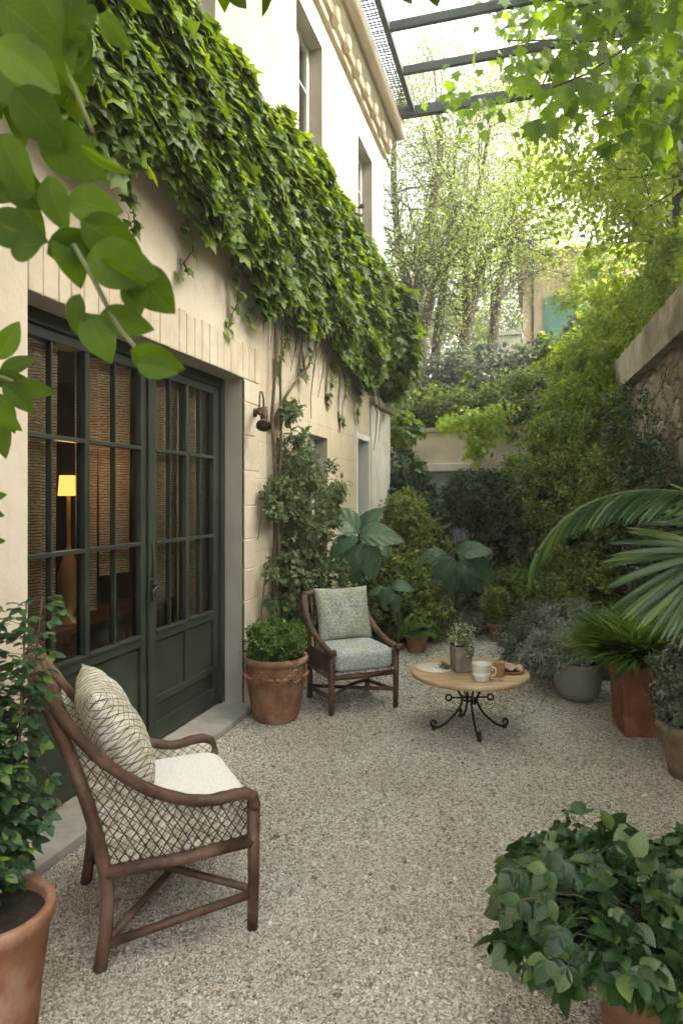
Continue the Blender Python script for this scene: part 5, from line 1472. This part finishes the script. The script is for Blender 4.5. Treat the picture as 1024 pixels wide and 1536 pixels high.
# far wood as one mass
rg_ = np.random.default_rng(300); fb = FB()
for c_, r_, n_ in (((-7.5, 27, 8.5), (4.5, 2, 4.2), 24000), ((-2.5, 28, 9.0), (4.0, 2, 4.6), 28000), ((2.5, 28, 9.0), (4.5, 2, 4.5), 26000), ((7.5, 26, 9.5), (4.5, 2, 5), 18000)):
    p, o, _ = clumps(rg_, c_, r_, 240, n_, .6, .2, .8); leafy(fb, rg_, T_SMALL, p, o, .13, .4)
tag(fb.build('distant_wood', M['L_tree']), 'pale yellow green wood on the hill behind the garden trees', 'trees', kind='stuff')

# ------------------------------------------------------------------ vine on the pergola (upper right)
vine = thing('pergola_vine', 'lobed vine leaves hanging from the right side of the pergola, plus an added unseen canopy shading the yard', 'climbing plant', (1.85, 7.0, 3.0))
rg_ = np.random.default_rng(310); fb = FB(); st_ = MB()
def spray(pts, n_, size, sp, r=.006, T=T_MAPLE):
    pts = np.array(pts); st_.tube(pts, r, 5)
    t_ = rg_.random(n_) * (len(pts) - 1); i0 = np.minimum(t_.astype(int), len(pts) - 2)
    p = pts[i0] + (pts[i0 + 1] - pts[i0]) * (t_ - i0)[:, None] + rg_.normal(0, sp, (n_, 3))
    n2 = len(p)
    tip = nrm(rg_.normal(0, .45, (n2, 3)) + [0, 0, -.8]); nor = nrm(-FV + rg_.normal(0, .55, (n2, 3)) + [0, 0, .2])
    fb.add(T, p, tip, nor, size * (.7 + .6 * rg_.random(n2)), .9 + .3 * rg_.random(n2))
# near sprays
spray([W(1100, -30, 4.2), W(1020, 20, 4.0), W(940, 70, 3.9), W(880, 110, 3.8), (W(830, 130, 3.8))], 85, .115, .12)
spray([W(1100, -60, 4.0), W(1000, -30, 3.7), W(920, 0, 3.6), W(850, 10, 3.6)], 75, .11, .11)
spray([W(1100, 60, 4.4), W(1020, 110, 4.2), W(960, 150, 4.2), W(900, 175, 4.1)], 110, .11, .13)
spray([W(860, 60, 4.2), W(830, 90, 4.2), W(812, 130, 4.2)], 26, .11, .07)
spray([W(1060, 130, 4.4), W(1020, 170, 4.3), W(1010, 210, 4.3)], 45, .11, .09)
spray([W(1120, -60, 5.6), W(1010, 20, 5.2), W(930, 60, 5.2), W(850, 60, 5.2), W(760, 60, 5.6)], 80, .11, .22)
# further, over the beams
for pl3, n_ in (([(1.8, 9.0, 7.65), (1.0, 9.1, 7.7), (.3, 9.0, 7.7), (-.3, 9.0, 7.6)], 200), ([(1.8, 8.0, 7.8), (.9, 8.1, 7.8), (.2, 8.2, 7.8), (-.4, 8.3, 7.7)], 260), ([(1.8, 9.9, 7.6), (1.4, 9.8, 7.5), (1.0, 9.8, 7.4)], 120),
                ([(1.85, 7, 7.5), (1.2, 7.2, 7.6), (.4, 7.2, 7.6), (-.2, 7.3, 7.6)], 300), ([(-.1, 9.0, 7.5), (-.35, 9.0, 6.9)], 40), ([(-1.0, 9.1, 7.1), (-.8, 9.1, 6.9)], 50)):
    spray(pl3, n_, .12, .20)
for yy_ in (.3, 1.1, 1.9, 2.7, 3.5, 4.3, 5.1, 5.9):  # dense canopy added overhead, unseen, to darken the near courtyard
    spray([(1.85, yy_, 7.5), (.9, yy_ + .1, 7.6), (-.1, yy_ - .1, 7.6), (-1.0, yy_, 7.55), (-1.7, yy_, 7.5)], 270, .14, .26)
fb.build('foliage', M['L_maple'], vine); st_.build('stem', M['darkbark'], vine, world=True)

# ------------------------------------------------------------------ overhanging foreground branch (left) and its slim trunk outside the frame
fg = thing('overhanging_shrub', 'broad leaved branches hanging close to the lens at the upper left, with an added unseen clump overhead for shade', 'tree', (-1.75, .15, 0))
rg_ = np.random.default_rng(320); fb = FB(); st_ = MB()
st_.tube([(-1.75, .15, 0), (-1.72, .2, .9), (-1.7, .3, 1.8), (-1.55, .5, 2.6), (-1.3, .8, 3.1)], [.05, .045, .04, .03, .02], 10)
hub = np.array([-1.55, .5, 2.6])
def twig(pts, r=.005):
    pts = [np.array(p) for p in pts]; st_.tube(smooth_poly([tuple(p) for p in pts], 4), r, 6)
twig([hub, W(-160, 100, 1.15), W(-40, 180, 1.1), W(60, 290, 1.05), W(130, 400, 1.0), W(185, 500, 1.0), W(250, 560, 1.0)], .004)
twig([hub, W(-100, -60, 1.2), W(20, 0, 1.1), W(90, 90, 1.1), W(140, 200, 1.1)], .004)
twig([W(60, 290, 1.05), W(100, 350, 1.05), W(190, 400, 1.05), W(230, 425, 1.05)], .003)
def lf(px, py, z, ang, L, wid=1.0, roll=0.0, pitch=0.0, T=T_NEAR):
    """leaf with base at a pixel; ang is its direction in the picture (0 right, 90 down)"""
    p = W(px, py, z); a = R(ang)
    d = RV * math.cos(a) + np.array([0, 0, -math.sin(a)]) + FV * pitch
    side = np.cross(nrm(d[None])[0], -FV); up = -FV * math.cos(roll) + side * math.sin(roll)
    fb.add(T, np.array([p]), np.array([d]), np.array([up]), L * (.80 if py > 150 else .62), wid)
for a_ in ((72, 262, 1.0, 80, .10, 1.05, .3), (60, 290, 1.02, -150, .10, 1.0, -.2), (100, 300, 1.0, 10, .10, 1.1, .1), (30, 300, 1.1, 60, .09, 1, .2), (5, 260, 1.05, 40, .11, 1, .3),
           (65, 365, 1.0, 182, .085, 1.25, .1), (70, 380, 1.0, -20, .10, 1.05, .6), (120, 330, 1.0, 30, .12, 1.05, .3), (130, 385, .98, 15, .13, 1.1, .1), (150, 390, .98, 40, .10, .9, .9),
           (190, 400, 1.0, 40, .115, 1.1, -.2), (205, 410, 1.0, 95, .08, 1.3, .4), (130, 470, 1.0, 60, .10, 1.0, -.3), (150, 470, 1.0, 20, .10, .9, .3), (90, 340, 1.0, 70, .11, .9, -.5),
           (195, 525, .98, 25, .10, 1.0, .5), (205, 545, .97, 10, .075, 1.0, -.1), (120, 440, .99, 110, .075, 1.0, .3), (60, 190, 1.05, 40, .15, 1.0, .2), (0, 200, 1.0, 70, .12, 1.1, .4),
           (20, 130, 1.0, 50, .16, 1.1, .1), (-10, 60, 1.0, 30, .17, 1.1, -.2), (40, 40, 1.05, 60, .15, 1.0, .4), (0, 0, 1.0, 40, .17, 1.1, .2), (60, -20, 1.1, 70, .13, 1.0, .1), (90, 80, 1.1, 75, .12, .5, .8),
           (120, 215, .98, 40, .10, .45, 1.1), (150, 20, 1.1, 55, .12, .8, .5), (170, -40, 1.1, 50, .13, .6, .7), (-20, 330, 1.05, 20, .12, 1.0, .1), (-30, 190, 1.1, 90, .12, 1.1, .2),
           (-20, 100, 1.15, 30, .18, 1.2, 0), (-30, 0, 1.2, 50, .22, 1.2, .1), (30, 80, 1.2, 70, .2, 1.1, -.3), (10, -40, 1.15, 60, .2, 1.2, .3), (70, 60, 1.25, 40, .16, 1, .1), (-40, 260, 1.15, 10, .14, 1.2, .1), (110, -30, 1.2, 100, .14, 1.1, 0)):
    lf(*a_, pitch=.2 * math.sin(a_[0]))
for (px, py, z, ang) in ((-15, 560, 1.3, 20), (0, 560, 1.3, -30), (5, 575, 1.3, 45), (0, 590, 1.35, 75), (-15, 600, 1.3, 50), (20, 575, 1.3, 15), (-5, 540, 1.3, -60), (0, 620, 1.35, 90)):
    lf(px, py, z, ang, .085 + .03 * rg_.random(), .75, rg_.normal(0, .5), 0, T_NEAR)
lf(-10, 745, 1.3, -10, .03, 1, 0); lf(-15, 765, 1.3, 30, .035, 1, .3); lf(-12, 810, 1.3, 10, .03, 1, .3)
twig([(-1.7, .3, 1.8), W(-120, 600, 1.35), W(-20, 565, 1.3), W(20, 572, 1.3)], .004)
twig([(-1.71, .25, 1.5), W(-120, 790, 1.4), W(-30, 780, 1.35), W(-8, 760, 1.3)], .003)
# more leaves behind, filling the dark upper left corner
n = 900
p = np.array([W(x_, y_, z_) for x_, y_, z_ in zip(rg_.uniform(-180, 120, n) , rg_.uniform(-160, 110, n), rg_.uniform(1.3, 2.2, n))])
leafy(fb, rg_, T_OVATE, p, np.tile(-FV, (n, 1)), .13, .6, rnd=.5)
pp_, oo_, _c = clumps(rg_, W(-60, -420, 1.7), (.75, .75, .40), 60, 1600, .18); leafy(fb, rg_, T_OVATE, pp_, oo_, .12, .5)  # leaf clump added above the frame to shade the corner leaves
fb.build('leaves', M['L_near'], fg, smooth=True); st_.build('stem', M['stem'], fg, world=True)
# spray at the top centre
tv = thing('dangling_spray', 'few broad green leaves dangling at the top centre of the view', 'plant', W(660, -60, 1.6))
fb = FB(); st_ = MB()
st_.tube(smooth_poly([tuple(W(780, -700, 1.9)), tuple(W(760, -300, 1.8)), tuple(W(720, -80, 1.6)), tuple(W(650, -45, 1.6)), tuple(W(600, -40, 1.6))], 4), .004, 6)
for a_ in ((590, -40, 1.6, 55, .12, 1.0, .2), (618, -45, 1.6, 95, .07, 1, .4), (640, -45, 1.6, 70, .125, 1.1, .1), (690, -40, 1.6, 60, .08, 1, .3), (715, -50, 1.6, 85, .09, 1.1, .2)): lf(*a_)
fb.build('leaves', M['L_near'], tv, smooth=True); st_.build('stem', M['stem'], tv, world=True)

# ------------------------------------------------------------------ palm at the right
palm = thing('palm', 'fan palm with long blue green blades reaching in from the right edge', 'palm', (1.28, 3.35, 0))
rg_ = np.random.default_rng(330); st_ = MB()
base = np.array([1.28, 3.35, 0])
st_.tube([base, base + [.0, 0, .6], base + [-.02, 0, 1.25]], [.075, .06, .05], 12)
st_.build('trunk', M['darkbark'], palm, world=True)
def fan(center, main, normal, n_, L, spread, droop, seed, wmul=1.0):
    r_ = np.random.default_rng(seed); fb = FB(); main = nrm(np.array(main)[None])[0]; normal = nrm(np.array(normal)[None])[0]; side = np.cross(main, normal)
    t_ = np.linspace(-1, 1, n_)
    for i, u in enumerate(t_):
        a = u * spread + r_.normal(0, .015)
        d = main * math.cos(a) + side * math.sin(a) + normal * .12 * r_.normal()
        LL = L * (1 - .25 * abs(u) ** 2) * (.94 + .12 * r_.random())
        V, F, U = t_blade(9, .030, .7, droop * (.8 + .5 * r_.random()), .45, .42)
        fb.add((V, F, U), np.array([center]), np.array([d]), np.array([normal]), LL, wmul)
    s_ = MB(); s_.tube(smooth_poly([tuple(base + [-.02, 0, 1.2]), tuple((base + [0, 0, 1.25] + np.array(center)) / 2 + [0, 0, .08]), tuple(center)], 4), [.011] * 9, 6)
    o_ = fb.build('frond', M['L_palm'], palm, smooth=True); s_.build('leaf_stalk', M['stem'], o_, world=True)
def WD(dx, dy, df): return RV * dx + np.array([0, 0, dy]) + FV * df
# arching frond: long rachis with hanging blades
def arch():
    r_ = np.random.default_rng(6); fb = FB()
    rp = smooth_poly([tuple(W(1130, 790, 3.15)), tuple(W(1060, 750, 3.1)), tuple(W(1000, 736, 3.05)), tuple(W(930, 740, 3.0)), tuple(W(870, 762, 2.95)), tuple(W(830, 795, 2.9)), tuple(W(806, 830, 2.88))], 8)
    n_ = len(rp)
    for i in range(3, n_):
        p = np.array(rp[i]); tdir = nrm((np.array(rp[min(i + 1, n_ - 1)]) - np.array(rp[i - 1]))[None])[0]
        q_ = i / n_
        for s in (-1, 1):
            out = FV * (-s) * (.55 - .30 * q_)
            d = tdir * (1.0 + .9 * q_) + out + np.array([0, 0, -.30 - .1 * q_]) + r_.normal(0, .05, 3)
            L = (.29 - .15 * q_) * (.9 + .2 * r_.random())
            V, F, U = t_blade(8, .045, .7, .5, .45, .40)
            fb.add((V, F, U), np.array([p]), np.array([d]), np.array([0, 0, 1.]) - FV * .5, L, 1.0)
    o_ = fb.build('frond', M['L_palm'], palm, smooth=True)
    s_ = MB(); s_.tube([tuple(base + [-.02, 0, 1.2])] + [tuple(p) for p in rp[::4]] + [tuple(rp[-1])], .008, 6); s_.build('leaf_stalk', M['stem'], o_, world=True)
arch()
fan(W(1075, 830, 2.95), WD(-.8, -.35, -.1), WD(-.25, .55, -.75), 38, .48, 1.15, .30, 2, 1.2)
fan(W(1120, 800, 3.2), WD(-.3, .6, .6), WD(-.2, .5, -.8), 24, .5, 1.1, .3, 3)
fan(W(1180, 780, 3.1), WD(.8, .1, -.2), WD(0, 1, -.3), 24, .5, 1.2, .4, 4)

# ------------------------------------------------------------------ fallen leaves
rg_ = np.random.default_rng(400); fb = FB(); n = 420
z_ = 2.2 + 6.5 * rg_.random(n) ** 1.3; x_ = (rg_.random(n) - .5) * 1.0 * z_; p = x_[:, None] * RV + z_[:, None] * FV
p = p[(p[:, 0] > -2.1) & (p[:, 0] < 1.2)]; p[:, 2] = .010; n = len(p); a = rg_.random(n) * 6.28
fb.add(T_SMALL, p, np.stack([np.cos(a), np.sin(a), rg_.normal(0, .2, n)], 1), np.array([0, 0, 1.]) + rg_.normal(0, .3, (n, 3)), .008 + .014 * rg_.random(n))
tag(fb.build('leaf_litter', leafmat('litter_leaf', (.10, .06, .025), (.24, .16, .06), .1, .8, c3=(.12, .16, .04))), 'tiny scraps of fallen leaf scattered on the gravel', 'leaf litter', kind='stuff')
for i, (px, py, a_) in enumerate(((703, 1337, .4), (706, 1402, 1.6), (330, 1497, 2.5), (826, 1108, .8), (786, 1480, 3.0))):
    c = GP(px, py); f = FB(); f.add(T_OVATE, np.array([c + [0, 0, .012]]), np.array([[math.cos(a_), math.sin(a_), .1]]), np.array([[.1, .1, 1.]]), .026)
    o = f.build('fallen_leaf', M['L_dry'])
    tag(o, ['small orange fallen leaf on the gravel left of the broad leafy pot, upper one', 'small orange fallen leaf on the gravel left of the broad leafy pot, lower one', 'small orange fallen leaf on the gravel below the foreground chair',
            'small brown fallen leaf on the gravel right of the round table', 'small brown fallen leaf on the gravel beside the base of the broad leafy pot'][i], 'leaf', 'fallen leaves on the gravel')

hz = MB(); hz.box(-27, 30, -20, 46, -1.4, 17)
hm, hnt, hout = newmat('haze_air'); pvn = hnt.nodes.new('ShaderNodeVolumePrincipled'); pvn.inputs['Density'].default_value = .0045
pvn.inputs['Color'].default_value = (.97, .98, .93, 1); pvn.inputs['Anisotropy'].default_value = .35
hnt.links.new(pvn.outputs[0], hout.inputs['Volume'])
tag(hz.build('haze', hm), 'thin bright haze in the garden air', 'haze', kind='stuff')

# ------------------------------------------------------------------ sky, sun, camera
w = bpy.data.worlds.new('World'); sc.world = w; w.use_nodes = True
nt = w.node_tree
bg = nt.nodes['Background']
sky = nt.nodes.new('ShaderNodeTexSky'); sky.sky_type = 'NISHITA'; sky.sun_disc = False
SUN_EL = R(44); sd_ = np.array([.90, .20])       # horizontal direction towards the sun
az = math.atan2(sd_[0], sd_[1])                  # from +Y, clockwise
sky.sun_elevation = SUN_EL; sky.sun_rotation = az
sky.dust_density = 6.0; sky.air_density = 1.0; sky.ozone_density = 1.0
hs = nt.nodes.new('ShaderNodeHueSaturation'); hs.inputs['Saturation'].default_value = .35
nt.links.new(sky.outputs[0], hs.inputs['Color']); tn = mixc(nt, 1.0, hs.outputs[0], (1.0, .972, .92), 'MULTIPLY'); nt.links.new(tn, bg.inputs['Color']); bg.inputs['Strength'].default_value = .15
sun = bpy.data.lights.new('sun', 'SUN'); sun.energy = .6; sun.angle = R(10); sun.color = (1, .93, .80)
so = bpy.data.objects.new('sun', sun); COL.objects.link(so)
h = nrm(sd_[None])[0]
tosun = Vector((h[0] * math.cos(SUN_EL), h[1] * math.cos(SUN_EL), math.sin(SUN_EL)))
so.rotation_euler = tosun.to_track_quat('Z', 'Y').to_euler(); so.location = (5, 5, 12)

cam = bpy.data.cameras.new('camera'); co = bpy.data.objects.new('camera', cam); COL.objects.link(co); sc.camera = co
cam.sensor_fit = 'HORIZONTAL'; cam.sensor_width = 36; cam.lens = 36 * FPX / 1024
cam.shift_y = (HY - 768) / 1024
cam.clip_start = .05; cam.clip_end = 200
co.location = (0, 0, CAM_H); co.rotation_euler = (R(90), 0, YAW)
cam.dof.use_dof = True; cam.dof.focus_distance = 4.3; cam.dof.aperture_fstop = 7.5

sc.view_settings.view_transform = 'Standard'; sc.view_settings.look = 'None'; sc.view_settings.gamma = 1
sc.view_settings.exposure = 2.95
sc.cycles.use_denoising = True
try: sc.cycles.denoiser = 'OPENIMAGEDENOISE'
except Exception: pass
sc.cycles.max_bounces = 8; sc.cycles.diffuse_bounces = 4; sc.cycles.glossy_bounces = 3; sc.cycles.transmission_bounces = 6; sc.cycles.transparent_max_bounces = 12
sc.cycles.sample_clamp_indirect = 6
sc.cycles.caustics_reflective = False; sc.cycles.caustics_refractive = False
